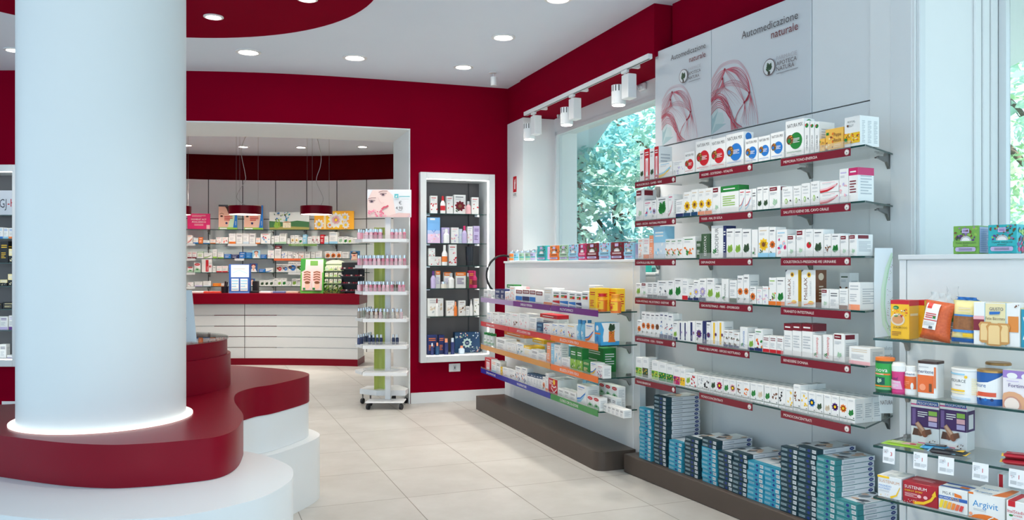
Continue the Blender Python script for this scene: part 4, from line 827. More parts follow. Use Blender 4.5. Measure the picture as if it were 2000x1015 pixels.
T_ROWS = ['''1249.5 1258 295 lf:A;1258 1269 292 fr:R;1269 1278 291 lf:A;1278 1286.5 287 fr:R .10;1286.5 1312 319.5 wv:Y:L;1314 1336 316 bl:v:S;1337 1356 298.5 nm:R;1359 1387.5 277 nm:R;1388 1417 273 nm:R;1417.5 1452 264 nm:B;1455 1480 273 nm:B
1481 1504 268 nm:B;1505 1531 261 nm:B;1534 1570 238 nm:G;1571 1580.5 237 ns:G .1;1582 1590 238 ns:G .1;1591 1600 239 ns:G .1;1601 1611 272 pr;1612 1647 254 pr;1649 1680 231 rj .12''',
'''1242 1257 371 rl .10;1258 1273 393 bl:L:M;1273.5 1281.5 391 fl:v;1283 1304 386 lf:G::;1305 1315 380 wv:M;1320 1334.5 391 bd:N:S;1335 1349 376 fl:Y:Z;1350 1363 371 fl:Y:Z;1364 1376.5 370 fl:Y:O;1377 1391 368 fl:Y:O;1391.5 1407 366 rl;1407.5 1443 365 tp:G:g
1444 1455 371 wv:L:R;1455.5 1468 371 wv:L:R;1468.5 1477 369 wh;1478.5 1489.5 366 lf:A;1490 1501.5 365 lf:A;1502 1524 365 rl;1527 1548 366 pp;1549 1564.5 364 pp;1565 1582 359 pp;1583 1600.5 355 pp;1601 1638.5 378 wv:R:P;1639 1657 331 bl:P:v;1657.5 1676 329 tp:M:D .10''',
'''1246 1256.5 466 bl:F:X;1257 1268 465 bd:O:P;1268 1276 460 pl:X;1276.5 1299 443 hf:L:H;1299.5 1310 467 bl:O:G;1310.5 1321.5 467 bl:O:G;1322 1333 466 bl:O:G;1333.5 1358 463 bl:O:G;1360 1369 471 pl:A;1369.5 1386 457 vt:A:SEDIVITAX:W;1389 1412 441 vt:W:LISODEPUR:s;1412.5 1418 441 pl:N
1418.5 1433.5 447 lf:g:;1434 1449 447 lf:g;1449.5 1466.5 448 lf:A;1468 1480 449 vt:W:acidif:n;1481 1501.5 444 fl:Y:L;1502 1515 444 fl:O:L;1516 1537 449 bl:P:L:M;1537.5 1553.5 459.5 rl;1555 1572 449 rl;1572.5 1588 448 ds:R:S:G;1588.5 1608 448.5 lf:A;1609 1623 457 bl:n:S;1623.5 1640 456.6 lf:G
1641 1656.5 459.5 rl;1658.5 1674 458 rl .10''',
'''1242 1252 553 lf:g;1252.5 1264 552 rl;1264.5 1275 551 bd:s;1275.5 1283.5 551 bd:s;1284 1304 547.5 bl:S:s:S:s;1304.5 1316 547 lf:G;1317 1332 543 lf:G;1332.5 1343.5 545 bd:R:S;1344 1354 556 fl:W:N:Y;1354.5 1365 547 fl:v:N:Y;1365.5 1379 544 fl:v:N:b;1380 1395 543 lf:g;1395.5 1408.5 557 lf:g;1409 1422.5 544.5 vt:W:Finocchio:A
1424.5 1439 547 bd:A:S;1440 1451.5 538 fl:O;1452 1463 536 fl:O;1464 1476.5 559 fl:O;1477.5 1488.5 564 bl:v:P;1489 1500.5 559 bl:v:P;1501.5 1516 542 bl:A:g:O:O;1516.5 1533 541.5 lf:G:O;1534 1559 527 ml:Y;1565 1593 527 ml:n;1604 1619 564 rl;1619.5 1638 565 wh;1639 1656 563.5 bd:n:S;1657.5 1680 551 bd:X:S .10''',
'''1244.5 1252.5 624.5 fl:O;1253 1261 608 fl:O;1261.5 1270.5 609 fl:O;1271 1279 610 fl:O;1279.5 1288 610 fl:n;1288.5 1296.5 609 bl:B:N:L:N;1297 1304.5 610 bl:R:N:L:N;1305 1314 612 bl:R:N:L:N;1314.5 1323.5 627 lf:g:N;1324.5 1333 628 st:N:erbe:v;1333.5 1342.5 628 st:N:erbe:v;1343 1357.5 626.5 st:N:erbe:v
1359 1371.5 626.5 fl:V:;1372 1379 626.5 vt:N:Sedivitax;1379.5 1388 629 fl:V;1388.5 1400.5 627 st:Y:notte:V;1401 1413 627 st:Y:notte:V;1413.5 1422.5 644 bl:n:n:A:N;1423 1432.5 644.5 bl:n:n:A:N;1433 1444 649 bl:n:n:A:N;1445 1460 638 vt:W:Armonia:B;1461 1473.5 650.5 lf:g:N;1474 1489.5 642 bl:O:G:R:N
1490 1503 655 bd:R:D;1503.5 1516.5 656 bd:R:D;1517 1530 657 bd:R:D;1531 1547 631 tp:D:S .09;1547.5 1565 631 tp:D:S .09;1566 1587 631.5 tp:D:S .09;1587.5 1604 654 vt:W:Menovamp:R;1607 1626.5 653 vt:W:Menovamp:R;1628 1649.5 650.5 rl .09;1658 1700 676 bd:P:b .09''',
'''1242 1254 697 ph:g:G;1255 1266 697 ph:A:n;1273 1286 703 ph:g:G;1286.5 1301 707 ph:G:g;1301.5 1315 711 ph:G:g;1315.5 1328 716 ph:M:V;1328.5 1338 719 ph:Y:O''']
mono = []; px = 1338.5
for k in range(24):
    wpx = 11.2 + .17 * k; s_ = 'mn:%d' % k; yt = 727.5 + (px - 1338.5) * (781 - 727.5) / (1684 - 1338.5) - (10 if k == 16 else 0)
    mono.append('%.1f %.1f %.1f %s .055 2' % (px, px + wpx, yt, s_)); px += wpx + 1.2 if k % 2 else wpx + .2
T_ROWS[5] += ';' + ';'.join(mono)
for i, z in enumerate(TZ):
    row(TALL, z, .014, T_ROWS[i], 'the window', "tall unit's " + TNAME[i], 'cartons on the tall unit, ' + TNAME[i])
# carton lying on another on the second shelf, dark leaf carton standing behind on the fourth
t0, t1 = TALL.t_of(1601, .014), TALL.t_of(1638, .014); z = TZ[1] + (zof(378, TALL.at(t0, .014).y) - TZ[1]) + .0014
carton(TALL, t0, t1, .014, z, .052, 'wv:R:P', .065, "white carton with red swoosh lying on its twin, tall unit's second shelf", 'cartons on the tall unit, second shelf')
t0, t1 = TALL.t_of(1640, .16), TALL.t_of(1660, .16); carton(TALL, t0, t1, .16, TZ[3], .165, 'bl:n:A:n:D', .06, "tall brown leaf carton standing at the back of tall unit's fourth shelf", 'cartons on the tall unit, fourth shelf')
# ---- stocking boxes stacked on the plinth
SBX = {}
def stocking(col):
    if col not in SBX:
        w, d, h = SW, .255, .0243; body = {'k': (28, 62, 74), 't': (46, 150, 180), 'e': (58, 140, 146)}[col]; mb = MB()
        mb.bevbox(-w / 2, w / 2, -d / 2, d / 2, 0, h, body, .0008)
        front(mb, w, d, h).draw([lines(.06, .25, .40, .75, (170, 196, 204), 2), ('c', .58, .5, .075, (20, 50, 130), .26), ('r', .76, .18, .96, .84, (206, 214, 218)), lines(.78, .35, .92, .7, 's', 2)])
        right_side(mb, w, d, h).draw([('r', .16, .05, 1, .97, (232, 234, 238)), lines(.2, .3, .48, .7, (150, 160, 175), 2), ('c', .9, .5, .06, (24, 52, 130), .32), ('r', .87, .47, .93, .55, 'W')])
        lid(mb, w, d, h).draw([('r', .02, .16, .98, .98, (222, 226, 230)), ('d', .1, .25, .9, .9, [(230, 190, 160), (120, 130, 138), (70, 76, 84), (205, 170, 150)], 9, 5 + ord(col), 2.0), ('r', .0, .0, 1, .15, body)])
        SBX[col] = mb.build('stocking_box', mesh_only=True)
    return SBX[col]
SW = .118
STK = [(1246, 't', 13, 0), (1274, 'k', 17, 0), (1303, 't', 7, 0), (1333, 'k', 9, 0), (1367, 't', 8, 2), (1402, 'k', 8, 0), (1430, 'k', 9, 0), (1459, 't', 8, 0), (1491, 't', 8, 0), (1523, 'k', 13, 0), (1557, 'k', 14, 0), (1594, 'e', 13, 0), (1631, 'e', 6, 0)]
CNAME = {'k': 'dark petrol', 't': 'turquoise', 'e': 'sea green'}
for s, (p0, col, n, top) in enumerate(STK):
    t0 = TALL.t_of(p0, .03); t1 = TALL.t_of(STK[s + 1][0], .03) if s + 1 < len(STK) else t0 + .125
    sc = (t1 - t0 - .002) / SW; tot = n + top
    for b in range(tot):
        cc = col if b < n else 'k'; j = R0.uniform(-1, 1); c = TALL.at((t0 + t1) / 2 + j * .0006, .03 + .13 + R0.uniform(-.004, .004))
        o = put('stocking_box', stocking(cc), None, (c.x, c.y, .1206 + b * .0249), TALL.rz + rad(j * .25)); o.scale = (min(sc, 1.08), 1, 1)
        fromtop = tot - 1 - b
        pos = 'topmost' if fromtop == 0 else ('lowest' if b == 0 else ORD[fromtop] + ' from the top')
        tag(o, clean('%s stocking box, %s in the %s stack from the window' % (CNAME[cc], pos, ORD[s])), 'box', 'stacked stocking boxes on the tall unit plinth')
# ---- low unit
L_ROWS = ['''945 953 565 wh;953.5 960 566 bl:P:S;960.5 966 566 bl:E:S;967 977 564 pl:N;977.5 985 564 pl:N;986 995 569 bl:R:X;995.5 1006 559 bl:P:X .1;1007.5 1020 565 sq:B:X;1020.5 1034 565 sq:N:S;1034.5 1046 566 sq:B:S;1046.5 1060 568 sq:W:S;1062 1079 562 bd:O:b .1;1080 1093.5 567.5 mv:R;1094 1110 567.5 mv:B;1111.5 1124.5 570 mv:B;1125.5 1136 571 mv:N;1136.5 1150 569 mv:W .06;1151 1164 562 pl:Y:R .1''',
'''951 960 609 bl:v:L;961 974 609 bl:W:n;975 985 615 bl:v:S;986.5 999 609 bl:P:S;999.5 1012 611 bl:n:P;1013 1032.5 611 bl:P:S .1;1034 1047.5 619 bd:b:S;1048 1060 629 pl:Z:L;1061 1076 631 bl:B:R:N;1077 1090 631 bl:Y:B:L;1090.5 1105 632 bl:Y:B:L;1106.5 1125 632 bl:M:Y:N;1143 1160.5 631 wv:O:B;1161.5 1174 629 pi .135''',
'''969 988 658 wh .1;988.5 1008 667 bl:b:S .1;1009 1022.5 669 bl:G:B:A;1023 1037 674 tp:Y:C .12;1037.5 1051 681 wh;1051.5 1066 689 bd:X:S;1068 1075 668 pl:X:W;1076 1082 670 pl:L:W;1082.5 1094.5 672 bl:L:S;1095 1096 668 wh;1097 1113 697 bd:O:S;1114 1125.5 677 hf:G:g .05;1126.5 1137 679 hf:G:g .05;1138 1152 702 pl:G:C;1153 1166 706 wv:Y:B;1166.5 1178 712 bl:V:M:N''',
'''947 959.5 697 fr:R;960 969 703 bd:L:X;969.5 977 704 wh;977.5 981 716 pl:Y;981.5 992.5 716 bl:X:S;993 1006 719 bl:n:S;1007 1018 714 bl:V:N:O;1018.5 1029 716 bl:V:N:O;1030 1035.5 728 tp:Z:S;1036 1041.5 729 tp:Z:S;1042 1047 731 tp:Z:S;1047.5 1053 732 tp:Z:S;1053.5 1059 733 tp:Z:S;1059.5 1065 735 fl:X;1065.5 1070.5 728 bd:X:S;1071.5 1089 737 ht .16;1090 1101 757 wh;1101.5 1112 760 wh;1112.5 1124.5 764 wh;1127 1145 749 wv:L:B .1;1147 1158.5 771 ov;1159 1170.5 774 ov''']
LSH = ['purple edged shelf', 'red edged shelf', 'ochre edged shelf', 'blue shelf']
for i, z in enumerate(LZ): row(LOW, z, .012, L_ROWS[i], 'the red wall', "low unit's " + LSH[i], 'cartons on the low unit, ' + LSH[i], .06)
def lowbox(p0, p1, off, z, h, key, d, lab, row_=3): t0, t1 = LOW.t_of(p0, off), LOW.t_of(p1, off); return carton(LOW, t0, t1, off, z, h, key, d, lab, 'cartons on the low unit, ' + LSH[row_])
z4 = LZ[3]
for k, (p0, p1) in enumerate(((1170, 1181), (1182, 1193), (1194.5, 1206))):
    lowbox(p0, p1, .15, z4, .062, 'ov', .06, "red oval carton behind at the low unit's lowest shelf, %s of three" % ORD[k])
    lowbox(p0, p1, .15, z4 + .063, .085, 'ov', .06, "red oval carton stacked at low unit's blue edged shelf back, %s from left" % ORD[k])
for k in range(5): lowbox(1178.5 + 8.0 * k, 1185.6 + 8.0 * k, .035, z4, .05, 'wh', .06, "tiny plain white carton, %s of five at the low unit's lowest shelf end" % ORD[k])
for k in range(3): lowbox(1177 + 9 * k, 1185 + 9 * k, .10, z4, .085, 'wh', .045, "plain white carton behind the tiny ones, %s of three, low unit's lowest shelf" % ORD[k])
for k in range(4): lowbox(1138 + 7.6 * k, 1145 + 7.6 * k, .145, z4, .13, 'pl:L:B', .06, "pale blue carton at the back of low unit's lowest shelf, %s of four" % ORD[k])
lowbox(1110, 1126, .182, z4, .135, 'bd:D:S', .07, "grey white carton standing behind the red heart carton, low unit's lowest shelf")
for k, (p0, p1, h) in enumerate(((990, 1004, .135), (1004.5, 1020, .12))): lowbox(p0, p1, .14, LZ[0], h, ['tp:G:g', 'tp:P:S'][k], .07, ["green topped carton behind at the left of the low unit's purple edged shelf", "pink topped carton behind at the low unit's purple edged shelf"][k], 0)
lowbox(1166, 1177, .115, LZ[0], .138, 'pl:Y:O', .06, "tall yellow carton left of the honey jars, low unit's purple edged shelf", 0)
lowbox(1187, 1205, .13, LZ[0], .15, 'pl:Y:R', .06, "tall yellow carton behind and between the orange jars, low unit", 0)
lowbox(1150, 1163, .13, LZ[0], .165, 'bl:G:B:S', .06, "white green carton standing behind yellow carton, low unit's purple edged shelf", 0)
lowbox(1055, 1088, .15, LZ[1], .135, 'tp:R:N', .10, "wide white red carton lying behind at the low unit's red edged shelf", 1)
lowbox(985, 1024, .15, LZ[2], .145, 'tp:O:Y', .12, "wide orange lidded carton behind at the low unit's ochre edged shelf", 2)
lowbox(1040, 1062, .14, LZ[2], .135, 'tp:Y:O', .1, "yellow lidded carton behind at the low unit's ochre edged shelf", 2)
lowbox(1095, 1112, .10, LZ[2], .145, 'pl:L:W', .06, "tall pale blue carton behind at the low unit's ochre edged shelf", 2)
lowbox(1141, 1178, .16, LZ[2], .165, 'pl:G:W', .10, "large green carton behind at the low unit's ochre edged shelf", 2)
for k, (p, c_) in enumerate(((1082, 'R'), (1123, 'B'), (1139, 'N'))):
    t = LOW.t_of(p + 6, .03); P_ = LOW.at(t, .03); zt = LZ[0] + (.077, .072, .07)[k]; mb = MB(); r = .034
    mb.prism([(r * math.cos(rad(a)), r * math.sin(rad(a)) + .0) for a in range(0, 181, 12)], -.001, .001, 'W'); mb.prism([(r * math.cos(rad(a)), r * math.sin(rad(a))) for a in range(0, 181, 12)] + [(r * .8 * math.cos(rad(a)), r * .8 * math.sin(rad(a))) for a in range(180, -1, -12)], .001, .0018, c_)
    mb.poly if False else None
    o = mb.build('shelf_talker', None, (P_.x, P_.y, zt), LOW.rz); o.rotation_euler = (rad(90), 0, LOW.rz); tag(o, 'small half round card with %s rim above multivitamin cartons, low unit' % CN[c_], 'card')
# ---- bottles, jars and tins
def round_pack(name, prof, mats, label, cat, loc, group=None, cap=None, capmat=None, print_ops=None, seg=28, rz=0, sy=1.0, emboss=None):
    o = MB().lathe(prof, mats[0], seg, (0, 0), True, mats, sy).build(name, None, loc, rz); tag(o, clean(label), cat, group)
    if cap: MB().lathe(cap, capmat, seg, (0, 0), True, None, sy).build('cap', o)
    return o
def wrap(o, r, z0, z1, ops, span=150, name='printed_label', rz0=-90, base=None):
    """A printed label bent round a cylinder, as its own part."""
    mb = MB(); w = r * rad(span); h = z1 - z0; f = Face(mb, (0, 0, 0), (1, 0, 0), (0, 0, 1), w, h, .0003, .008); n = 16
    if base:
        f.k = 1
        for i in range(n): f.poly([(w * i / n, 0), (w * (i + 1) / n, 0), (w * (i + 1) / n, h), (w * i / n, h)], base, False)
    f.draw(ops); out = []
    for x, y, z in mb.v:
        a = rad(rz0 - span / 2) + x / r; q = r - y + .0004; out.append((q * math.cos(a), q * math.sin(a), z0 + z))
    mb.v = out; return mb.build(name, o)
for k, px in enumerate((1175.5, 1203)):
    P_ = LOW.at(LOW.t_of(px, .06), .06); r = .034
    o = round_pack('supplement_jar', [(r, 0), (r, .075), (r * .8, .092), (r * .8, .098)], ['O', (250, 176, 40), (250, 176, 40)], 'orange supplement jar on the purple edged shelf, %s the tall yellow carton' % ('nearer' if k == 0 else 'farther from'), 'jar', (P_.x, P_.y, LZ[0] + .0006), 'orange jars on the low unit', [(r * .85, .0985), (r * .85, .118), (0, .118)], mat('R' if k == 0 else (240, 150, 30)), rz=LOW.rz)
    wrap(o, r + .0002, .015, .07, [('r', .05, .1, .95, .9, 'Y'), ('c', .5, .4, .2, 'O'), ('c', .5, .35, .1, 'R'), lines(.2, .7, .8, .85, 'R', 1)], 160, base=(250, 200, 60))
for k in range(3):
    P_ = LOW.at(LOW.t_of(951 + 6.5 * k, .045), .045); r = .026
    o = round_pack('supplement_jar', [(r, 0), (r, .10)], [(232, 238, 232)], 'white supplement jar with green lid on the ochre edged shelf, %s from the red wall' % ORD[k], 'jar', (P_.x, P_.y, LZ[2] + .0006), 'green lidded jars on the low unit', [(r * 1.02, .1005), (r * 1.02, .12), (0, .12)], mat('G'), rz=LOW.rz)
    wrap(o, r + .0002, .02, .08, [('r', 0, .0, 1, .3, 'E'), lines(.2, .5, .8, .8, 'G', 2)], 150, base='W')
for k, (p, c_) in enumerate(((1133, 'L'), (1141, 'L'), (1149, 'B'))):
    P_ = LOW.at(LOW.t_of(p, .04 + .04 * (k == 2)), .04 + .05 * (k == 2)); r = .020
    o = round_pack('body_lotion_bottle', [(r, 0), (r, .09), (r * .7, .118)], [(130, 196, 228)], 'pale blue slimming bottle on the red edged shelf, %s from the red wall' % ORD[k], 'bottle', (P_.x, P_.y, LZ[1] + .0006), 'blue bottles on the low unit', [(r * .7, .1185), (r * .7, .145), (0, .145)], mat((70, 150, 205)), rz=LOW.rz, seg=18)
    wrap(o, r + .0002, .02, .085, [('c', .5, .6, .25, 'W'), lines(.2, .2, .8, .4, 'W', 2)], 150)
# tea tins and tea boxes on the top of the low unit
ZTOP = LH + .0006
row(LOW, ZTOP, LB + .012, '''1049 1067 480.5 tb:T:G:v;1074 1092 480 tb:O:D:G;1092.5 1110 479 tb:E:D:G;1110.5 1129 478 tb:L:D:O;1130 1145 476.5 tb:M:D:s;1145.5 1168.5 475.5 tb:D:A:G;1170 1192.5 474.6 tb:L:R:O;1193 1218 473.5 tb:D:A:s;1219 1238 474.5 tb:L:n:O''', 'the red wall', 'low unit top', 'tea boxes on the low unit', .10, 'tea_box', .09)
for k, px in enumerate((1001, 1010.5, 1021, 1033, 1043)):
    P_ = LOW.at(LOW.t_of(px, LB + .05), LB + .05); r = .031; cc = ['O', 'L', 'E', 'E', 'v'][k]
    o = round_pack('tea_caddy', [(r, 0), (r, .078)], [(206, 214, 216)], 'round tea caddy with metal lid on the low unit, %s from the red wall' % ORD[k], 'caddy', (P_.x, P_.y, ZTOP), 'tea caddies on the low unit', [(r * 1.03, .0785), (r * 1.03, .09), (r * .5, .092), (r * .3, .1), (0, .1)], m_chrome, rz=LOW.rz)
    wrap(o, r + .0003, .008, .07, [('r', 0, .36, 1, .5, 'T'), ('d', .1, .05, .9, .34, [cc, 'g', 'Y'], 9, k), lines(.2, .6, .8, .85, 's', 2)], 170, base=cc)
a_, b_ = LOW.t_of(1038, LB + .10), LOW.t_of(1063, LB + .10); P_ = LOW.at((a_ + b_) / 2, LB + .115); w = b_ - a_
mb = MB(); mb.box(-w / 2, w / 2, -.001, .001, 0, .105, mat((214, 218, 224))); Face(mb, (-w / 2, -.0013, 0), (1, 0, 0), (0, 0, 1), w, .105).draw([lines(.15, .3, .8, .5, 'S', 2), ('c', .5, .7, .08, 'S')]); tag(mb.build('paper_card', None, (P_.x, P_.y, ZTOP), LOW.rz), 'pale paper card standing behind the tea caddies on the low unit', 'card')
# white and teal storage boxes on the window sill
for k, (p0, p1, h, cl_, lb) in enumerate(((1116, 1176, .155, 'W', 'long white storage box on the window sill, left half'), (1176.5, 1234, .165, 'W', 'long white storage box on the window sill, right half'), (1237, 1258, .19, (40, 180, 165), 'teal storage box at the right end of the window sill'))):
    off = .20; t0, t1 = WALLA.t_of(p0, off), WALLA.t_of(p1, off); c = WALLA.at((t0 + t1) / 2, off); w = t1 - t0 - .004
    o = MB().bevbox(-w / 2, w / 2, -.07, .07, 0, h, cl_, .004).build('storage_box', None, (c.x, c.y, 1.3008), WALLA.rz); tag(o, lb, 'box', 'boxes on the window sill')
    MB().bevbox(-w / 2 + .02, w / 2 - .02, -.074, -.0702, h * .3, h * .8, cl_ if k == 2 else mat((228, 228, 226)), .002).build('front_flap', o)
# ---- food unit at the right edge
def nb(p0, p1, off, zi, yt, key_ops, body, d, label, name='food_carton', side=None, top=None, cat='box', z=None, h=None, tilt=0):
    t0, t1 = NEAR.t_of(p0, off), NEAR.t_of(p1, off); c = NEAR.at((t0 + t1) / 2, off + d / 2); z = NZ[zi] if z is None else z; w = t1 - t0 - .002
    h = h or zof(yt, NEAR.at(t0, off).y) - z; mb = MB(); mb.bevbox(-w / 2, w / 2, -d / 2, d / 2, 0, h, body, .0015)
    front(mb, w, d, h).draw(key_ops)
    if side: right_side(mb, w, d, h).draw(side); left_side(mb, w, d, h).draw(side)
    if top: lid(mb, w, d, h).draw(top)
    o = mb.build(name, None, (c.x, c.y, z + .0008), NEAR.rz + rad(tilt)); tag(o, clean(label), cat, 'packs on the food unit'); return o
nb(1739, 1776, .03, 0, 586, [('r', 0, .9, 1, 1, 'R'), ('c', .3, .81, .16, 'G', .05), ('t', .16, .785, .05, 'Valle', 'W', 'l', .3), ('c', .4, .5, .38, 'b', .16), ('c', .4, .5, .3, (214, 150, 100), .11), ('d', .05, .58, .95, .76, ['R', 'G', 'W', 'O', 'n'], 22, 3, .8), ('t', .18, .27, .075, 'DIALBRODO', 'K', 'l', .75), lines(.1, .08, .6, .2, 'n', 3)], (246, 190, 40), .085, 'yellow broth carton with red top at the left of the food unit top shelf', side=[('r', 0, .86, 1, 1, 'R'), ('r', .1, .6, .9, .66, 'C')], top=[('r', 0, 0, 1, 1, 'R')])
nb(1790, 1806, .16, 0, 586, [('r', 0, .86, 1, 1, 'R')], (246, 190, 40), .08, 'second yellow broth carton behind the orange pasta bag', top=[('r', 0, 0, 1, 1, 'R')])
def pillow(p0, p1, off, zi, yt, body, label, ops, lean=0, d=.07, crimp=None, content=None, tilt=0, roll=0, top=.12):
    t0, t1 = NEAR.t_of(p0, off), NEAR.t_of(p1, off); c = NEAR.at((t0 + t1) / 2, off + d / 2); w = t1 - t0; z = NZ[zi]; h = zof(yt, NEAR.at(t0, off).y) - z
    o = empty('food_bag', (c.x, c.y, z + .003), 0); o.rotation_euler = (rad(lean), rad(roll), NEAR.rz + rad(tilt)); tag(o, clean(label), 'bag', 'packs on the food unit')
    mb = MB(); nx, nz = 10, 16; H = h * (1 - top)
    def P(i, j, s):
        u = i / nx * 2 - 1; v = j / nz; b = (1 - u ** 4) * (1 - (2 * v - 1) ** 6) ** .8 * (1.15 - .35 * v); ww = w * (.5 - .06 * math.sin(v * math.pi)) * (1 - .06 * v)
        return (u * ww, s * d / 2 * b + .002 * math.sin(9 * u + 7 * v) * b, v * H)
    for s, col in ((-1, content or body), (1, body)):
        g = [P(i, j, s) for j in range(nz + 1) for i in range(nx + 1)]
        fs = [(j * (nx + 1) + i, j * (nx + 1) + i + 1, (j + 1) * (nx + 1) + i + 1, (j + 1) * (nx + 1) + i) for j in range(nz) for i in range(nx)]
        mb.add(g, fs if s < 0 else [f[::-1] for f in fs], col, True)
    mb.build('bag_body', o)
    mb = MB(); q = random.Random(3); g = []
    for j in range(5):
        for i in range(nx + 1):
            u = i / nx * 2 - 1; v = j / 4; g.append((u * w * (.44 - .10 * math.sin(v * 2.4)) + q.uniform(-.004, .004), (.014 * math.sin(i * 2.1 + v * 3)) * v + q.uniform(-.003, .003), H + v * (h - H)))
    mb.add(g, [(j * (nx + 1) + i, j * (nx + 1) + i + 1, (j + 1) * (nx + 1) + i + 1, (j + 1) * (nx + 1) + i) for j in range(4) for i in range(nx)], crimp or body, True); mb.build('crimped_top', o)
    mb = MB(); f = Face(mb, (-w / 2, 0, 0), (1, 0, 0), (0, 0, 1), w, H, .0006, .012); f.draw(ops)
    out = []
    for x, y, zz in mb.v:
        x -= 0.0; u = max(-1, min(1, x * .86 / (w * .47))); v = max(0, min(1, zz / H)); b = (1 - u ** 4) * (1 - (2 * v - 1) ** 6) ** .8 * (1.15 - .35 * v); out.append((x * .86, -d / 2 * b - .0035 + y, zz))
    mb.v = out; mb.build('printed_label', o); return o
m_past = noisy('orange_lentil_pasta', (232, 116, 62), (190, 70, 34), .4, 130, 3)
m_herb = noisy('green_brown_herbs', (150, 130, 80), (96, 98, 52), .5, 130, 3)
m_cook = noisy('brown_biscuits', (170, 110, 62), (110, 66, 36), .5, 90, 3)
pillow(1786, 1850, .012, 0, 572, m_past, 'clear bag of orange lentil pasta leaning on the food unit top shelf', [('r', .13, .28, .66, .93, 'W'), ('q', [(.2, .8), (.38, .8), (.38, .97), (.29, .93), (.2, .97)], (226, 60, 50)), ('r', .13, .5, .66, .52, 'R'), ('n', .2, .55, .6, .7, 'R', 3), ('n', .18, .36, .6, .47, 'S', 3), ('r', .5, .56, .6, .62, 'G'), ('r', .42, .30, .55, .36, 's')], lean=-4, crimp=m_frost, roll=7, tilt=-6, top=.18)
pillow(1832, 1866, .10, 0, 560, m_herb, 'clear bag of green herbs with crinkled top behind the orange pasta bag', [('r', .3, .1, .9, .5, (150, 160, 172)), ('r', .5, .5, .8, .6, 'G'), ('n', .4, .18, .85, .4, 'W', 4)], lean=-2, crimp=m_acryl, top=.32, roll=2, tilt=4)
pillow(1849, 1906, .02, 0, 581, (240, 226, 160), 'yellow and blue biscuit bag beside the white rusk carton', [('q', [(.1, .3), (.9, .25), (.88, .62), (.14, .62)], m_cook), ('r', .12, .62, .9, .66, (60, 130, 200)), ('r', .1, .24, .95, .3, (60, 130, 200)), ('r', .0, .0, 1, .1, (30, 110, 200)), ('n', .3, .72, .75, .84, 'b', 2), ('r', .55, .14, .9, .22, 'Y')], lean=-3, crimp=(40, 120, 200), top=.07, roll=2, tilt=3)
gi = [('r', .25, .02, .72, .98, (240, 226, 176)), ('r', .25, 0, .262, 1, (120, 190, 215)), ('r', .708, 0, .72, 1, (120, 190, 215)), ('r', .0, .34, .24, .64, (130, 30, 50)), ('r', .0, .6, .24, .68, 'P'), ('r', .76, .34, .98, .70, (226, 140, 60)), ('r', .78, .70, .96, .76, 'W'), ('d', .78, .8, .98, .96, ['n'], 3, 2),
      ('t', .36, .82, .105, 'GIUSTO', (30, 50, 110), 'l', .3), ('q', [(.36, .72), (.58, .74), (.6, .80), (.36, .79)], (40, 110, 190)), ('t', .28, .60, .1, 'Fette Biscottate', (110, 90, 70), 'l', .42)]
for (cx, cy, s) in ((.28, .30, 1), (.66, .28, 1), (.47, .24, 1.12)):
    gi += [('q', [(cx - .14 * s, cy - .2 * s), (cx - .13 * s, cy + .08 * s), (cx - .16 * s, cy + .18 * s), (cx - .11 * s, cy + .25 * s), (cx + .11 * s, cy + .25 * s), (cx + .16 * s, cy + .18 * s), (cx + .13 * s, cy + .08 * s), (cx + .14 * s, cy - .2 * s), (cx + .08 * s, cy - .24 * s), (cx - .08 * s, cy - .24 * s)], (206, 150, 84)), ('q', [(cx - .11 * s, cy - .18 * s), (cx - .11 * s, cy + .17 * s), (cx - .08 * s, cy + .21 * s), (cx + .08 * s, cy + .21 * s), (cx + .11 * s, cy + .17 * s), (cx + .11 * s, cy - .18 * s)], (240, 206, 146))]
nb(1901, 1992, .02, 0, 590, gi, 'W', .08, 'white rusk carton with toast slices on the food unit top shelf', side=[('r', .1, .1, .9, .9, (240, 226, 176))], top=[('r', .25, 0, .72, 1, (240, 226, 176))])
nb(1994, 2060, .03, 0, 604, [('r', 0, 0, .5, 1, (40, 150, 180)), ('a', [(.1, .2), (.2, .5), (.1, .8)], .1, 'W')], (240, 240, 236), .08, 'teal and white carton cut by the right picture edge, food unit top shelf', top=[('r', 0, .3, 1, 1, (220, 196, 90))])
# row two: tins and bottles
def nt(px, off, r, h, zi, lab, prof, mats, cat, name, cap, cm, ops, span=165, base=None, lz=(.06, .92), sy=1.0):
    P_ = NEAR.at(NEAR.t_of(px, off), off); o = round_pack(name, [(a * r, b * h) for a, b in prof], mats, lab, cat, (P_.x, P_.y, NZ[zi] + .0008), 'packs on the food unit', [(a * r, b * h) for a, b in cap], cm, rz=NEAR.rz - rad(10), seg=36)
    wrap(o, r + .0003, lz[0] * h, lz[1] * h, ops, span, base=base); return o
GRN = (44, 160, 70)
nt(1729, .045, .0365, .145, 1, 'green supplement tin with orange lid at the left of food unit second shelf', [(1, 0), (1, .90)], [(20, 90, 62)], 'tin', 'supplement_tin', [(1.04, .902), (1.04, .985), (.95, .99), (0, .99)], mat('O'), [('r', 0, .02, 1, .9, GRN), ('t', .5, .62, .2, 'cinova', 'W', 'c', .8), ('r', .1, .52, .9, .57, 'O'), ('t', .5, .515, .07, 'POLVERE', 'W', 'c', .5), ('r', .3, .2, .7, .44, (16, 80, 76)), ('l', .5, .23, .12, 'E', 5), ('r', 0, .13, 1, .17, 'O'), lines(.1, .04, .9, .11, 'E', 2)], base=(20, 90, 62))
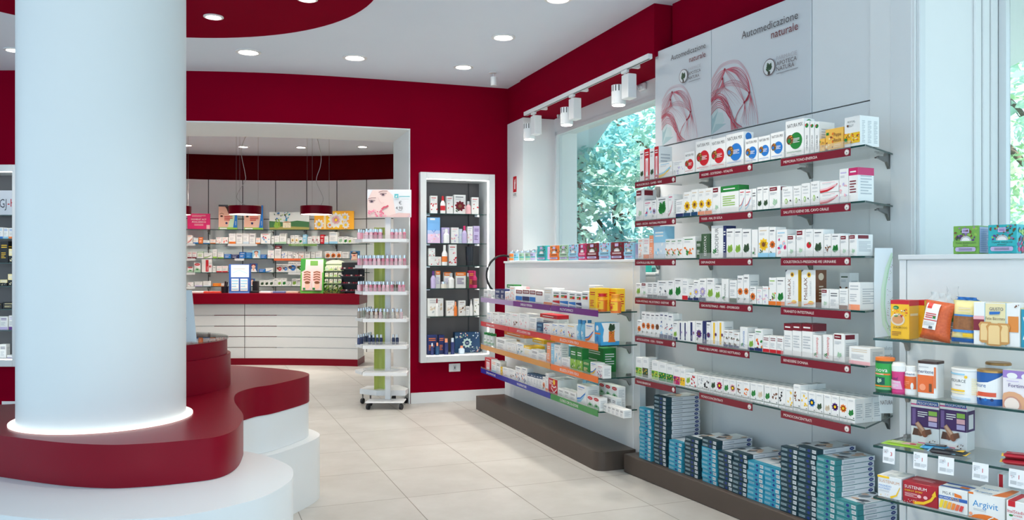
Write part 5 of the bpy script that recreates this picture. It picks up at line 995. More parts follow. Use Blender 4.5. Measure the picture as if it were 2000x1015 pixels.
nt(1756, .045, .0285, .128, 1, 'pink drink bottle with white cap on the food unit second shelf', [(.95, 0), (1, .06), (.92, .35), (1, .72), (.95, .74)], [(214, 60, 130)] * 3 + ['W'], 'bottle', 'drink_bottle', [(1, .742), (1.02, .9), (.8, 1.0), (0, 1.0)], mat('W'), [('q', [(.1, .1), (.9, .1), (.8, .5), (.2, .6)], (236, 170, 206)), ('t', .5, .6, .2, 'vital', (40, 40, 110), 'c', .6), lines(.4, .45, .8, .55, 'W', 2), lines(.3, .2, .7, .35, 'W', 3)], 150, lz=(.10, .70))
nt(1780, .05, .0245, .118, 1, 'small white orange meal drink bottle on the food unit second shelf', [(.95, 0), (1, .05), (1, .74), (.8, .82)], ['W'], 'bottle', 'drink_bottle', [(.8, .822), (.8, .99), (.7, 1), (0, 1)], mat('W'), [('r', 0, .18, 1, .68, (232, 110, 50)), ('t', .5, .74, .15, 'Meritene', (30, 40, 110), 'c', .8), ('c', .75, .3, .08, 'W', .14), lines(.2, .3, .6, .5, 'X', 3)], 160)
t0, t1 = NEAR.t_of(1790.5, .02), NEAR.t_of(1829, .02); c = NEAR.at((t0 + t1) / 2, .06); w = t1 - t0; h = zof(704, NEAR.at(t0, .02).y) - NZ[1]; mb = MB()
rr = [(sx * (w / 2 - .014) + .014 * math.cos(rad(a)), sy * (w / 2 - .014) + .014 * math.sin(rad(a))) for sx, sy, a0 in ((1, 1, 0), (-1, 1, 90), (-1, -1, 180), (1, -1, 270)) for a in range(a0, a0 + 91, 15)]
mb.prism(rr, 0, h * .93, 'W'); Face(mb, (-w / 2, -w / 2 - .0002, 0), (1, 0, 0), (0, 0, 1), w, h * .93).draw([('r', .04, .14, .86, .66, (234, 110, 50)), ('t', .04, .72, .15, 'meritene', (36, 44, 110), 'l', .8), lines(.1, .88, .6, .93, 'S', 1), ('r', .62, .18, .76, .42, 'n'), ('c', .3, .3, .16, 'X', .1), ('r', .88, .3, .98, .92, (226, 120, 70))])
o = mb.build('supplement_tin', None, (c.x, c.y, NZ[1] + .0008), NEAR.rz); tag(o, 'squared white and orange powder tin with dark lid, food unit second shelf', 'tin', 'packs on the food unit'); MB().prism([(x * 1.02, y * 1.02) for x, y in rr], h * .9305, h, mat((62, 34, 26), .3)).build('lid', o)
nt(1893, .075, .0605, .128, 1, 'wide white powder tin with yellow band on the food unit second shelf', [(1, 0), (1, .93)], ['W'], 'tin', 'supplement_tin', [(1.01, .932), (1.03, .95), (1.03, .985), (.98, 1.0), (0, .985)], mat('W'), [('t', .22, .62, .14, 'RESOURCE', (80, 86, 92), 'l', .5), ('t', .4, .5, .08, 'Instant', (110, 120, 130), 'l', .4), ('r', .15, .30, .6, .36, 'Y'), ('r', .15, .22, .6, .27, 'C'), ('r', .0, .88, .6, .93, 'L'), ('c', .62, .82, .03, 'Y'), ('r', .0, .02, .7, .1, 'H'), lines(.72, .2, .95, .8, 'C', 9)], 175)
nt(1936, .06, .0475, .132, 1, 'blue and white nutrition tin with gold lid on the food unit second shelf', [(1, 0), (1, .93)], [(36, 96, 170)], 'tin', 'supplement_tin', [(1.02, .932), (1.02, .98), (.95, 1.0), (0, .985)], mat((190, 150, 90), .3, .6), [('q', [(0, .15), (1, .15), (1, .95), (.6, .7), (0, .62)], 'W'), ('t', .14, .52, .19, 'ensure', (30, 100, 170), 'l', .6), ('r', .3, .22, .8, .36, (226, 90, 60)), ('c', .25, .25, .06, 'X'), ('c', .4, .12, .04, 'N'), ('c', .55, .12, .04, 'B'), ('c', .7, .12, .04, 'N')], 165, base=(36, 96, 170))
nt(1950, .17, .044, .15, 1, 'gold lidded tin standing behind the blue nutrition tin', [(1, 0), (1, .93)], ['W'], 'tin', 'supplement_tin', [(1.02, .932), (1.02, .98), (.95, 1.0), (0, .985)], mat((170, 130, 80), .3, .6), [lines(.2, .3, .8, .7, 'B', 3)], 150)
nb(1958, 2012, .02, 1, 722, [('r', 0, .80, 1, 1, (160, 130, 200)), ('c', .35, .86, .2, 'W', .08), ('c', .85, .86, .16, 'W', .08), lines(.15, .70, .6, .74, 'v', 1), ('t', .22, .56, .14, 'Fortimel', (70, 50, 120), 'l', .75), ('c', .35, .02, .62, (226, 170, 130), .42), ('c', .35, .06, .36, (206, 150, 130), .26), ('c', .35, .10, .28, (244, 226, 214), .18), ('c', .95, .25, .1, (120, 60, 160))], (238, 232, 236), .07, 'lilac topped nutrition drink pack at the right of food unit second shelf', top=[('r', 0, 0, 1, 1, 'W')])
# row three: snack cartons behind, packets in front
for k, (p0, p1) in enumerate(((1779, 1834.5), (1835, 1889))):
    ops = [('r', 0, .88, 1, .91, (220, 70, 140)), ('q', [(.20, .89), (.98, .89), (.97, .99), (.22, .99)], (40, 90, 160)), ('t', .24, .905, .085, 'PESOFORMA', 'W', 'l', .7), ('r', 0, .40, 1, .83, (70, 36, 96)), ('r', .05, .44, .18, .8, (120, 92, 150)), lines(.25, .62, .6, .76, 'W', 3), ('r', .64, .68, .94, .78, 'g'), ('r', .64, .56, .94, .66, 'P'), ('r', .64, .44, .94, .54, 'v')]
    ops += [('q', [(.06, .20), (.34, .20), (.40, .34), (.12, .36)], (96, 60, 46)), ('c', .36, .26, .10, (120, 72, 52), .07), ('q', [(.16, .46), (.28, .52), (.60, .30), (.44, .20)], (176, 128, 100)), ('q', [(.20, .47), (.27, .50), (.56, .30), (.5, .27)], (206, 166, 140)), ('c', .52, .26, .11, (140, 84, 58), .08), ('q', [(.5, .34), (.72, .38), (.76, .28), (.56, .22)], (120, 76, 56)), ('d', .66, .06, .9, .16, ['n', (70, 40, 30)], 6, 3), lines(.28, .03, .6, .07, 'M', 1)]
    nb(p0, p1, .16, 2, 781 - 2 + 3 * k, ops, 'W', .075, 'white and purple snack bar carton with chocolate rolls, %s of two' % ['left', 'right'][k], side=[('r', 0, .40, 1, .83, (70, 36, 96)), ('r', .2, .45, .8, .75, 'W')], top=[('r', 0, 0, 1, 1, 'W')])
def packet(p0, p1, off, z, d, h, ops, body, lab, rot=0, crimp='L'):
    t0, t1 = NEAR.t_of(p0, off), NEAR.t_of(p1, off); w = t1 - t0; c = NEAR.at((t0 + t1) / 2, off + d / 2); mb = MB(); nx, ny = 12, 6
    for s in (0, 1):
        g = [(-w / 2 + w * i / nx, -d / 2 + d * j / ny, h / 2 + (1 if s else -1) * h / 2 * max(0, (1 - (2 * i / nx - 1) ** 8) * (1 - (2 * j / ny - 1) ** 4)) + .0006) for j in range(ny + 1) for i in range(nx + 1)]
        fs = [(j * (nx + 1) + i, j * (nx + 1) + i + 1, (j + 1) * (nx + 1) + i + 1, (j + 1) * (nx + 1) + i) for j in range(ny) for i in range(nx)]
        mb.add(g, fs if s else [f[::-1] for f in fs], body, True)
    for s in (-1, 1): mb.box(s * w / 2 - .006, s * w / 2 + .006, -d / 2, d / 2, h / 2, h / 2 + .001, crimp)
    Face(mb, (-w * .4, -d * .36, h + .0004), (1, 0, 0), (0, 1, 0), w * .8, d * .72).draw(ops)
    o = mb.build('snack_packet', None, (c.x, c.y, z + .0008), NEAR.rz + rad(rot)); tag(o, clean(lab), 'snack', 'packets on the food unit third shelf')
packet(1722, 1795, .03, NZ[2], .09, .012, [('r', 0, 0, 1, 1, (176, 206, 90)), ('q', [(.4, .2), (.9, .3), (.8, .9), (.5, .8)], 'P'), ('c', .75, .5, .1, 'R'), lines(.05, .3, .4, .7, 'W', 3)], (150, 196, 60), 'flat green and pink snack packet above the price tag reading 3', 6, 'g')
packet(1797, 1846, .06, NZ[2], .06, .022, [('r', 0, 0, 1, 1, (60, 44, 40)), ('r', 0, .3, .5, .7, 'L'), lines(.5, .3, .9, .7, 'W', 2)], (70, 160, 210), 'blue and brown snack bar, left one under the snack cartons', 16)
packet(1812, 1858, .02, NZ[2], .05, .020, [('r', 0, 0, 1, 1, (40, 44, 52)), ('r', .1, .4, .6, .6, 'L')], (48, 52, 60), 'black snack bar with blue ends lying in the middle', 10)
packet(1836, 1880, .035, NZ[2], .07, .018, [('r', 0, 0, 1, 1, (60, 70, 70)), ('q', [(.6, .1), (1, .1), (1, .9), (.8, .9)], 'Y'), lines(.1, .3, .6, .7, 'S', 2)], (56, 62, 66), 'black and yellow snack bar at the right of the bar pile', 8, 'Y')
packet(1953, 2010, .05, NZ[2], .06, .022, [('r', 0, 0, 1, 1, (190, 40, 60)), lines(.2, .3, .8, .7, 'Y', 2)], (176, 34, 52), 'red snack bar with yellow end, lower of the pair at the right', 14, 'Y')
packet(1956, 2014, .055, NZ[2] + .0236, .055, .02, [('r', 0, 0, 1, 1, (196, 50, 66)), lines(.2, .3, .8, .7, 'P', 2)], (180, 40, 58), 'red snack bar with yellow end, upper of the pair at the right', 18, 'Y')
# row four: supplement cartons
nb(1714, 1761, .02, 3, 926, [('t', .05, .68, .19, 'SUSTENIUM', (206, 150, 100), 'l', .86), ('t', .05, .50, .12, 'MAGNESIO', (70, 140, 205), 'l', .6), ('t', .05, .38, .12, 'POTASSIO', (70, 140, 205), 'l', .6), lines(.05, .26, .5, .34, 'S', 2), ('a', [(.55, .05), (.8, .2), (.95, .6)], .1, 'Y', 1), ('d', .05, .06, .5, .2, ['Y', 'O'], 5, 3), ('r', 0, .9, .5, 1, 'Y')], (236, 238, 240), .12, 'white and yellow supplement carton at the left of food unit lowest shelf', side=[('a', [(.0, .1), (.5, .2), (.9, .6)], .1, 'H')])
nb(1763, 1832, .02, 3, 938, [('t', .05, .70, .2, 'SUSTENIUM', 'W', 'l', .76), ('t', .06, .55, .12, 'ENERGY SPORT', 'Y', 'l', .56), lines(.06, .3, .42, .5, 'P', 4), ('c', .48, .40, .06, 'P', .08), ('c', .66, .40, .06, 'P', .08), ('a', [(.3, .06), (.6, .12), (.8, .3), (.93, .64)], .13, 'O', 0), ('a', [(.35, .06), (.62, .14), (.82, .34), (.92, .6)], .07, 'Y'), ('q', [(.84, .58), (.97, .54), (.94, .82)], 'Y'), ('d', .06, .04, .4, .2, ['W'], 8, 2)], (176, 26, 44), .12, 'red energy supplement carton with yellow arrow on the food unit lowest shelf', side=[lines(.1, .2, .9, .8, 'P', 5)], top=[lines(.1, .4, .7, .7, 'P', 2)])
nb(1832.5, 1890, .02, 3, 949, [('t', .15, .72, .17, 'MG.K III', (60, 60, 66), 'l', .42), ('q', [(.56, .68), (.82, .66), (.8, .78), (.56, .84)], 'O'), ('r', 0, .50, 1, .64, (50, 100, 180)), ('t', .05, .53, .11, 'RICARICA', 'W', 'l', .4), ('t', .46, .52, .15, 'PLUS', 'Y', 'l', .5)] + [('q', [(.02 + .14 * i, .12), (.13 + .14 * i, .12 + .0), (.2 + .14 * i, .46 - .02 * i), (.09 + .14 * i, .47 - .02 * i)], [(250, 220, 60), (248, 200, 60), (246, 170, 60), (242, 140, 60), (236, 110, 70), (226, 70, 70), (214, 50, 70)][i]) for i in range(6)], 'W', .12, 'white magnesium carton with yellow to red stripes, food unit lowest shelf', top=[('r', 0, .1, 1, .25, (50, 100, 180)), ('r', 0, .55, 1, .7, (50, 100, 180)), ('r', .6, .3, .9, .5, 'O')])
nb(1891, 1963, .02, 3, 959, [('t', .12, .46, .36, 'Argivit', (40, 140, 205), 'l', .7), ('r', 0, .92, .14, 1, 'O'), ('c', .5, -.0, .42, 'O', .20), ('q', [(0, 0), (1, 0), (1, .03), (0, .03)], 'O'), ('a', [(.55, .02), (.62, .1), (.7, .16)], .03, 'W'), ('c', .07, .14, .05, 'X'), lines(.15, .3, .5, .4, 'S', 2)], 'W', .16, 'white carton with blue lettering and orange arc, food unit lowest shelf', top=[('q', [(.65, .0), (1, .1), (1, .9), (.8, .9)], 'O'), ('t', .1, .12, .16, 'Argivit', (40, 140, 205), 'l', .5), ('t', .1, .5, .16, 'Argivit', (40, 140, 205), 'l', .5)])
nb(1965, 2025, .01, 3, 976, [('r', .06, .78, .3, 1, 'R'), ('t', .04, .54, .18, 'ItalStadium', (200, 60, 80), 'l', 1.0), ('t', .22, .42, .1, 'POWER', (200, 50, 60), 'l', .6), ('c', .16, .44, .07, 'G', .04), lines(.2, .2, .7, .36, 'P', 3)], 'W', .13, 'white and red supplement carton with green dot cut by the picture edge', top=[('r', .06, 0, .3, 1, 'R')])
nb(1948, 1962, .22, 3, 925, [('r', .2, .3, .8, 1, 'R')], 'W', .06, 'white and red carton standing behind on the food unit lowest shelf')
# tea boxes on top of the food unit
for k, (p0, p1, yt, c_, sd) in enumerate(((1862, 1912, 439, (124, 178, 76), 'green'), (1930, 1986, 436, (44, 182, 190), 'turquoise'))):
    off = NB + .02; t0, t1 = NEAR.t_of(p0, off), NEAR.t_of(p1, off); w = t1 - t0; h = .118; d = .115; c = NEAR.at((t0 + t1) / 2, off + d / 2); mb = MB(); mb.bevbox(-w / 2, w / 2, -d / 2, d / 2, 0, h, c_, .0015)
    front(mb, w, d, h).draw([('d', .1, .5, .9, .93, ['A', 'V', 'n', (150, 120, 170), 'g'], 30, 4 + k, .9), ('c', .5, .46, .22, 'S', .19), ('c', .5, .46, .16, 'W', .13), ('r', 0, .26, 1, .46, c_), ('t', .5, .36, .085, ['TISANE RINFRESCANTI', 'TISANE PREZIOSE'][k], (40, 60, 50), 'c', .8), ('t', .5, .29, .06, ['RELAX', 'BENESSERE'][k], (40, 60, 50), 'c', .4), ('r', .36, .74, .64, .9, 'v'), lines(.4, .78, .6, .86, 'V', 2), ('r', .16, .09, .84, .24, 'v'), ('c', .16, .165, .06, 'v', .075), ('c', .84, .165, .06, 'v', .075), lines(.24, .12, .76, .21, 's', 2), ('d', .05, .5, .95, .97, ['n'], 7, 9 + k, .5)])
    right_side(mb, w, d, h).draw([('r', .05, .04, .95, .96, (200, 206, 236)), lines(.12, .1, .88, .9, (150, 165, 220), 12)] if k == 0 else [('d', .1, .1, .9, .9, ['n', 'M', 'V', 'g', 'A'], 26, 3), ])
    tag(mb.build('tea_box', None, (c.x, c.y, 1.3988), NEAR.rz), '%s tea box with floral print standing on top of the food unit' % sd, 'box', 'tea boxes on the food unit')
# ================================================================= niche goods
def bottle(line, p0, p1, off, z, yt, body, cap, label, group, shape='b', band=None, name='cosmetic_bottle'):
    t0, t1 = line.t_of(p0, off), line.t_of(p1, off); r = (t1 - t0) / 2 * .96; off2 = off + r; P_ = line.at((t0 + t1) / 2, off2); h = zof(yt, P_.y) - z
    if shape == 'b': pr, cp = [(r * .92, 0), (r, .02 * h), (r, .58 * h), (r * .45, .74 * h)], [(r * .48, .742 * h), (r * .46, .985 * h), (r * .4, h), (0, h)]
    elif shape == 's': pr, cp = [(r * .92, 0), (r, .02 * h), (r * .95, .55 * h), (r * .5, .72 * h), (r * .4, .78 * h)], [(r * .42, .782 * h), (r * .42, .9 * h), (r * .22, .91 * h), (r * .2, h), (0, h)]
    elif shape == 't': pr, cp = [(r * .8, .22 * h), (r * .9, .4 * h), (r, h), (0, h)], [(r * .78, 0), (r * .8, .215 * h), (0, .216 * h)]
    else: pr, cp = [(r, 0), (r, .72 * h), (r * .7, .76 * h)], [(r * .7, .762 * h), (r * .7, h), (0, h)]
    o = round_pack(name, pr, [mat(body)], label, 'bottle', (P_.x, P_.y, z + .0008), group, cp, mat(cap), seg=20, sy=.8 if shape == 't' else 1)
    if band: MB().lathe([(r * 1.004, .18 * h), (r * 1.004, .45 * h)], mat(band), 20).build('printed_label', o)
    return o
class _N(Line): pass
NL = _N((0, 0), 0); NL.o, NL.u, NL.n, NL.rz = NICHE.o, NICHE.u, NICHE.n, NICHE.rz
NR = ['840.4 854.6 382 bl:W:R:R;872 885 383 bl:W:R;886.5 909.6 380 fl:D;921 935 385 bl:W:R', '862 878 444 pl:v:W;881 896 444 bl:v:P;896.5 903 447 pl:H;913 923.5 442 bl:P:v;924.5 937 441 pl:v:V', '837 862 501 bl:R:S:P;876.5 892 477.5 bl:R:R:P', '851 860 529 tp:O:v;867.5 881 531.6 tp:O:v;890 910 531.6 tp:O:V;915.5 927 528 pl:M:Y', '835 866 582.7 bl:b:S;872 888 587 bl:b:S;896 909.5 587 bl:b:n;910 917 598 wh;926 936 582.7 bl:A:b', '834.6 853.7 654 pl:N:O;857 868 654 pl:N:O']
for i, tx in enumerate(NR): row(NL, NSZ[i] if i < 5 else NZ0 + .0625, .10, tx, 'the left', 'niche %s shelf' % (ORD[i] if i < 5 else 'bottom'), 'cartons in the niche', .05)
for a in (('861 871 383 W R', 0, 'red capped white bottle on the niche top shelf'), ('911 921 393 P S', 0, 'pink perfume flask on the niche top shelf'), ('867 879 447 W W', 1, 'white bottle before the lilac carton, niche second shelf'), ('903.5 913 441 v M', 1, 'lilac bottle with magenta cap on the niche second shelf'), ('864 875 478.5 W W', 2, 'white bottle with orange print on the niche third shelf'),
          ('842 852.5 529 v V', 3, 'lilac bottle with purple cap on the niche fourth shelf'), ('876.5 888.5 533 W S', 3, 'white bottle before the orange carton, niche fourth shelf'), ('912 917 533 A S', 3, 'slim dark green tube on the niche fourth shelf'), ('923.5 933 529 M M', 3, 'magenta bottle on the niche fourth shelf'),
          ('851 857 583 W D', 4, 'white bottle with dark red cap on the niche fifth shelf'), ('887.5 893.5 589 O X', 4, 'amber flask on the niche fifth shelf'), ('918 924 584 W W', 4, 'white spray bottle on the niche fifth shelf'), ('841.5 848 670 N H', 5, 'small navy bottle with pale cap at the niche floor left'), ('851 859 669 Z X', 5, 'deep blue bottle with tan cap on the niche floor'), ('868.5 876.5 661 N X', 5, 'navy tube with tan cap on the niche floor'), ('881 888.5 660 N H', 5, 'navy spray can with white cap beside the navy gift box'), ('897 909 675 H X', 5, 'clear perfume flask with tan cap before the navy gift box')):
    p = a[0].split(); sh = 's' if 'spray bottle' in a[2] else ('c' if 'can' in a[2] or 'tube' in a[2] else 'b')
    bottle(NL, float(p[0]), float(p[1]), .045, NSZ[a[1]] if a[1] < 5 else NZ0 + .0625, float(p[2]), p[3], p[4], a[2], 'bottles in the niche', sh, {'white bottle with orange print on the niche third shelf': 'O', 'red capped white bottle on the niche top shelf': 'R', 'magenta bottle on the niche fourth shelf': 'D'}.get(a[2]))
bottle(NL, 911, 927, .08, NSZ[2], 481.5, (26, 34, 46), (20, 24, 32), 'black upside-down cream tube on the niche third shelf', 'bottles in the niche', 't')
carton(NL, NL.t_of(837, .1), NL.t_of(850, .1), .10, NSZ[2] + zof(501, 8.1) - NSZ[2] + .002, .082, 'bl:R:S:W', .05, 'small white red carton stacked on another, niche third shelf', 'cartons in the niche')
t0, t1 = NL.t_of(859, .09), NL.t_of(872, .09); P_ = NL.at((t0 + t1) / 2, .07); o = MB().lathe([(.028, 0), (.028, .045)], mat((226, 220, 206)), 20).build('cream_jar', None, (P_.x, P_.y, NSZ[3] + .0008)); tag(o, 'low cream jar on the niche fourth shelf', 'jar'); MB().lathe([(.029, .0455), (.029, .066), (0, .066)], m_chrome, 20).build('cap', o)
# gift bag and gift box
t0, t1 = NL.t_of(834.5, .08), NL.t_of(859, .08); w = t1 - t0; P_ = NL.at((t0 + t1) / 2, .10); h = zof(425, P_.y) - NSZ[1]; mb = MB(); mb.bevbox(-w / 2, w / 2, -.03, .03, 0, h, (120, 176, 230), .002)
f = front(mb, w, .06, h); f.draw([('r', 0, 0, 1, .36, (232, 200, 226)), ('r', 0, .36, 1, .5, (180, 196, 232)), ('r', .2, .9, .6, .97, 'W'), ('a', [(.35, .5), (.5, .42), (.65, .52)], .05, 'B'), ('d', .1, .05, .9, .35, ['P', 'W', 'v'], 9, 2)]); tag(mb.build('gift_bag', None, (P_.x, P_.y, NSZ[1] + .0008), NL.rz), 'blue and pink gift bag at the left of the niche second shelf', 'bag')
t0, t1 = NL.t_of(889, .14), NL.t_of(938, .14); w = t1 - t0; P_ = NL.at((t0 + t1) / 2, .19); z = NZ0 + .0625; h = zof(648, P_.y) - z; mb = MB(); mb.bevbox(-w / 2, w / 2, -.04, .04, 0, h, (18, 64, 104), .002)
front(mb, w, .08, h).draw([('d', .02, .72, .98, .97, ['E', 'W', 'A', 'X', 'H'], 34, 4, 1.0), ('d', .6, .04, .98, .3, ['E', 'W', 'X', 'H'], 18, 5, .8), ('f', .48, .48, .2, (200, 226, 220), (18, 64, 104)), ('c', .48, .48, .09, (18, 50, 96)), lines(.43, .45, .53, .51, 'W', 1)])
tag(mb.build('gift_box', None, (P_.x, P_.y, z + .0008), NL.rz), 'navy gift box with pale floral print on the niche floor', 'box')
# ================================================================= left edge niche goods
LNL = Line((-5.4, 7.52), 89.1); LNL.rz = LNL.rz
def lrow(i, tx, z): row(LNL, z, .09, tx, 'the left', 'left edge niche shelf ' + ('one', 'two', 'three', 'four', 'five', 'six', 'seven')[i], 'cartons in the left edge niche', .06)
class LLine(Line):
    pass
lrow(1, '-22 -10 444 bd:L:B;-9 6 444 bd:B:L;7 16 445 bd:L:B;17 31 445 bd:O:B', LNZ[1]); lrow(2, '-20 -1 480 pl:K:Y;0 16 471 pl:K:Y;17 31 486 hf:C:K', LNZ[2]); lrow(3, '-14 -1 548 pl:K:Y;0 14 546 hf:C:K;15.5 30 535 hf:C:K', LNZ[3])
lrow(4, '-16 4 592 pl:K:Y;5 30 590 pl:K:C', LNZ[4]); lrow(5, '-16 -1 618 bd:v:V;0 15 618 bd:v:V;17 30 616 bd:V:v', LNZ[5]); lrow(6, '-18 -2 676 wh;-1 12 672 wh;14 29 693 bd:v:S', .425 + .0635)
t0, t1 = LNL.t_of(-20, .2), LNL.t_of(32, .2); P_ = LNL.at((t0 + t1) / 2, .2); w = t1 - t0; h = zof(372, P_.y) - LNZ[0]; mb = MB(); mb.box(-w / 2, w / 2, -.004, .004, 0, h, (226, 228, 236)); Face(mb, (-w / 2, -.0042, 0), (1, 0, 0), (0, 0, 1), w, h).draw([('t', .22, .32, .5, 'BGJ', (70, 74, 84), 'l', .42), ('t', .68, .36, .45, '-H', 'R', 'l', .3)]); tag(mb.build('brand_sign', None, (P_.x, P_.y, LNZ[0] + .001), LNL.rz), 'white sign with thin grey and red letters in the left edge niche', 'sign')
# ================================================================= goods behind the counter
B_ROWS = ['364 375 459 wv:R:O;375.5 386 464 bd:B:L;386.5 394.5 463 pl:O;395 408.5 469 bd:B:L;409 420 467 bd:O:X;421 432 463 bl:X:R;432.5 444 463 bl:R:X;446 459.5 455 bd:O:S;460.5 473 455 wh;473.5 485.5 455 bd:H:S;486 498 455 wh;499 508 464 bd:O:X;509 528 455 bl:B:R:L;529.5 535 462 wh;536 545 460 bd:E:S;546 559 455 bd:E:A;561 566 465 wh;567.5 575 459 fl:C;575.5 583 459 fl:C;583.5 591 463 lf:G;591.5 599.5 458 pl:L:W;601 609 462 wh;609.5 617 461 bl:D:P;617.5 625 461 bl:D:P;626 633.5 458 pl:R:W;634 642 461 bd:L:H;643.5 660 453 bd:L:H;661 671 462 lf:E;671.5 680 462 lf:G;680.5 688 463 lf:g;688.5 702 465 wh',
'364 373 492 bd:D:R;373.5 382.5 492 bd:D:R;383.5 396 491 tp:E:g;397 413.5 494 wv:g:S;414.5 422.5 487 bd:g:S;424 435.5 493 bd:g:S;437 450 496 pl:B:W;451 465 497 pl:N:W;466.5 478.5 492 pl:B:W;479.5 491 493 pl:B:L;508.5 519.5 497 pl:B:W;522.5 535 489 bl:v:P;536.5 548.5 480 tp:D:S;550 561 491 bl:B:S;562 572 491 bl:N:S;573 583 491 bl:A:S;584 594 491 bl:O:S;595.5 606 491 wh;607.5 615.5 492 wh;616.5 629 490 bd:H:S;635.5 646 491 fl:O;646.5 657 491 fl:O;657.5 667.5 491 fl:O;669 682 492 wh',
'364 376 520 ov;377 390.5 513 ov;392.5 413 506 st:R:rosso:P;414 420 519 wh;421.5 432.5 519 bd:R:P;433 444 519 bd:R:P;505 517.5 525 pl:B:W;518.5 533 523 wv:B:S;539.5 551 515.5 nm:R;551.5 562 515.5 nm:B;562.6 579 511 nm:B;579.6 593 511 nm:G;653 668 524 wh;670 684 522 bd:N:S',
'364 377 551 bl:D:P;378 394 550 bd:v:S;395.5 411 549 bd:H:S;414 430 553 pl:O:Y;431 443 553 bd:O:R;507.5 516 547 lf:A;516.5 525 547 lf:A;525.5 534.5 546 lf:A;535 541 543 wh;541.5 550 543 lf:g;550.5 559.5 543 lf:G;560 569 549 bl:K:S;570 580 544 lf:g;580.5 590 544 wh;650 662 552 bl:N:S;664 676 552 bd:B:S',]
for i, tx in enumerate(B_ROWS): row(BACK, BZ[i + 1], .03, tx, 'the column', 'counter back ' + BNAME[i + 1], 'cartons behind the counter, ' + BNAME[i + 1], .08)
def flat(line, p0, p1, off, z, y0, y1, d, body, ops, name, label, cat, group=None, lean=0, side=None, h=None):
    t0, t1 = line.t_of(p0, off), line.t_of(p1, off); q0, q1 = line.at(t0, off), line.at(t1, off); w = (q1 - q0).length; c = (q0 + q1) / 2; h = h or zof(y0, c.y) - z; mb = MB()
    mb.box(-w / 2, w / 2, 0, d, 0, h, body); Face(mb, (-w / 2, -.0004, 0), (1, 0, 0), (0, 0, 1), w, h, .0006).draw(ops)
    o = mb.build(name, None, (c.x, c.y, z + .001), math.atan2(q1.y - q0.y, q1.x - q0.x)); o.rotation_euler[0] = rad(lean); tag(o, clean(label), cat, group); return o
GP = 'display posters on the top shelf behind the counter'
flat(BACK, 366, 410.5, .1, BZ[0], 417, 448, .03, (222, 40, 110), [('t', .5, .58, .14, 'MOMENT ACT', 'W', 'c', .72), ('t', .5, .42, .14, 'ANALGESICO', 'W', 'c', .72), lines(.3, .22, .7, .36, 'P', 2), lines(.2, .78, .8, .92, 'P', 3), ('r', .84, .02, .98, .28, 'P')], 'display_poster', 'bright pink display poster on the top shelf behind the counter', 'poster', GP)
face_ops = [('q', [(0, .1), (.5, .1), (.62, .5), (.6, .9), (.3, 1), (0, 1)], (240, 190, 165)), ('q', [(.3, .98), (.62, .95), (.55, .6), (.42, .85)], (70, 44, 34)), ('c', .16, .54, .08, 'n', .035), ('c', .16, .54, .04, 'K', .03), ('a', [(.06, .62), (.16, .66), (.28, .62)], .03, 'n'), lines(.3, .36, .75, .56, 'R', 3), ('c', .42, .26, .06, 'N'), ('r', 0, 0, 1, .09, 'g'), ('r', .05, .02, .45, .07, 'W'), ('r', 0, .93, .5, 1, 's'), ('q', [(.78, .08), (1, .08), (1, 1), (.9, 1), (.86, .5)], 'B'), ('T', .94, .18, .1, 'nasale', 'W', 'l', .5)]
flat(BACK, 427, 463.5, .1, BZ[0], 400, 448, .04, (200, 226, 190), face_ops, 'display_poster', 'peach face display poster behind the pendant, left of its twin', 'poster', GP)
flat(BACK, 477, 514, .1, BZ[0], 401, 448, .04, (236, 196, 176), face_ops, 'display_poster', 'peach face display poster with blue edge, right of its twin', 'poster', GP)
flat(BACK, 526, 604, .1, BZ[0], 414, 448, .02, (226, 232, 228), [('q', [(0, 0), (1, 0), (1, .45), (.7, .52), (.4, .42), (0, .5)], (70, 120, 76)), ('q', [(0, 0), (1, 0), (1, .14), (.4, .2), (0, .12)], (170, 160, 90)), ('r', .34, .12, .54, .4, (236, 226, 196)), ('q', [(.33, .4), (.55, .4), (.5, .47), (.38, .47)], (190, 150, 110)), ('d', .36, .16, .53, .36, ['s'], 8, 3, .5), ('l', .2, .05, .1, 'g', 8), ('d', .14, .5, .5, .98, ['A', 'B', 'T', 'g'], 22, 5, .8)], 'display_poster', 'green landscape display poster with a cottage on the top shelf', 'poster', GP)
flat(BACK, 614, 691, .1, BZ[0], 412, 448, .02, (250, 180, 50), [('f', .12, .3, .13, 'W', 'Y'), ('r', .24, .05, .3, .95, 'C'), ('c', .55, .5, .25, 'Y', .46), ('f', .55, .5, .2, 'W', 'O'), ('f', .55, .52, .11, 'P', 'Y'), ('f', .78, .66, .12, 'W', 'Y'), ('f', .8, .25, .1, 'W', 'Y'), ('f', .4, .25, .08, 'W', 'O'), ('f', .42, .8, .08, 'W', 'O')], 'display_poster', 'orange display poster covered in white daisies on the top shelf', 'poster', GP)
for k, (p0, p1, i, yt, lb, bd_) in enumerate(((493, 508, 2, 489, 'round headed cutout card of a person in white, third shelf behind counter', 'n'), (487.5, 503, 3, 514.5, 'cutout card of a person with dark red hair, fourth shelf behind counter', 'D'), (487, 498, 4, 544, 'cutout card of a person half hidden by blue leaflet stand', 'n'))):
    flat(BACK, p0, p1, .0, BZ[i], yt, 0, .004, (40, 90, 150) if k else 'L', [('q', [(.08, .02), (.92, .02), (.74, .42), (.26, .42)], 'W'), ('c', .5, .64, .24, 'F', .24), ('c', .5, .80, .28, bd_, .14), ('c', .5, .64, .2, 'F', .2), ('r', .44, .2, .56, .42, 'X')], 'cutout_card', lb, 'card', 'cutout cards behind the counter')
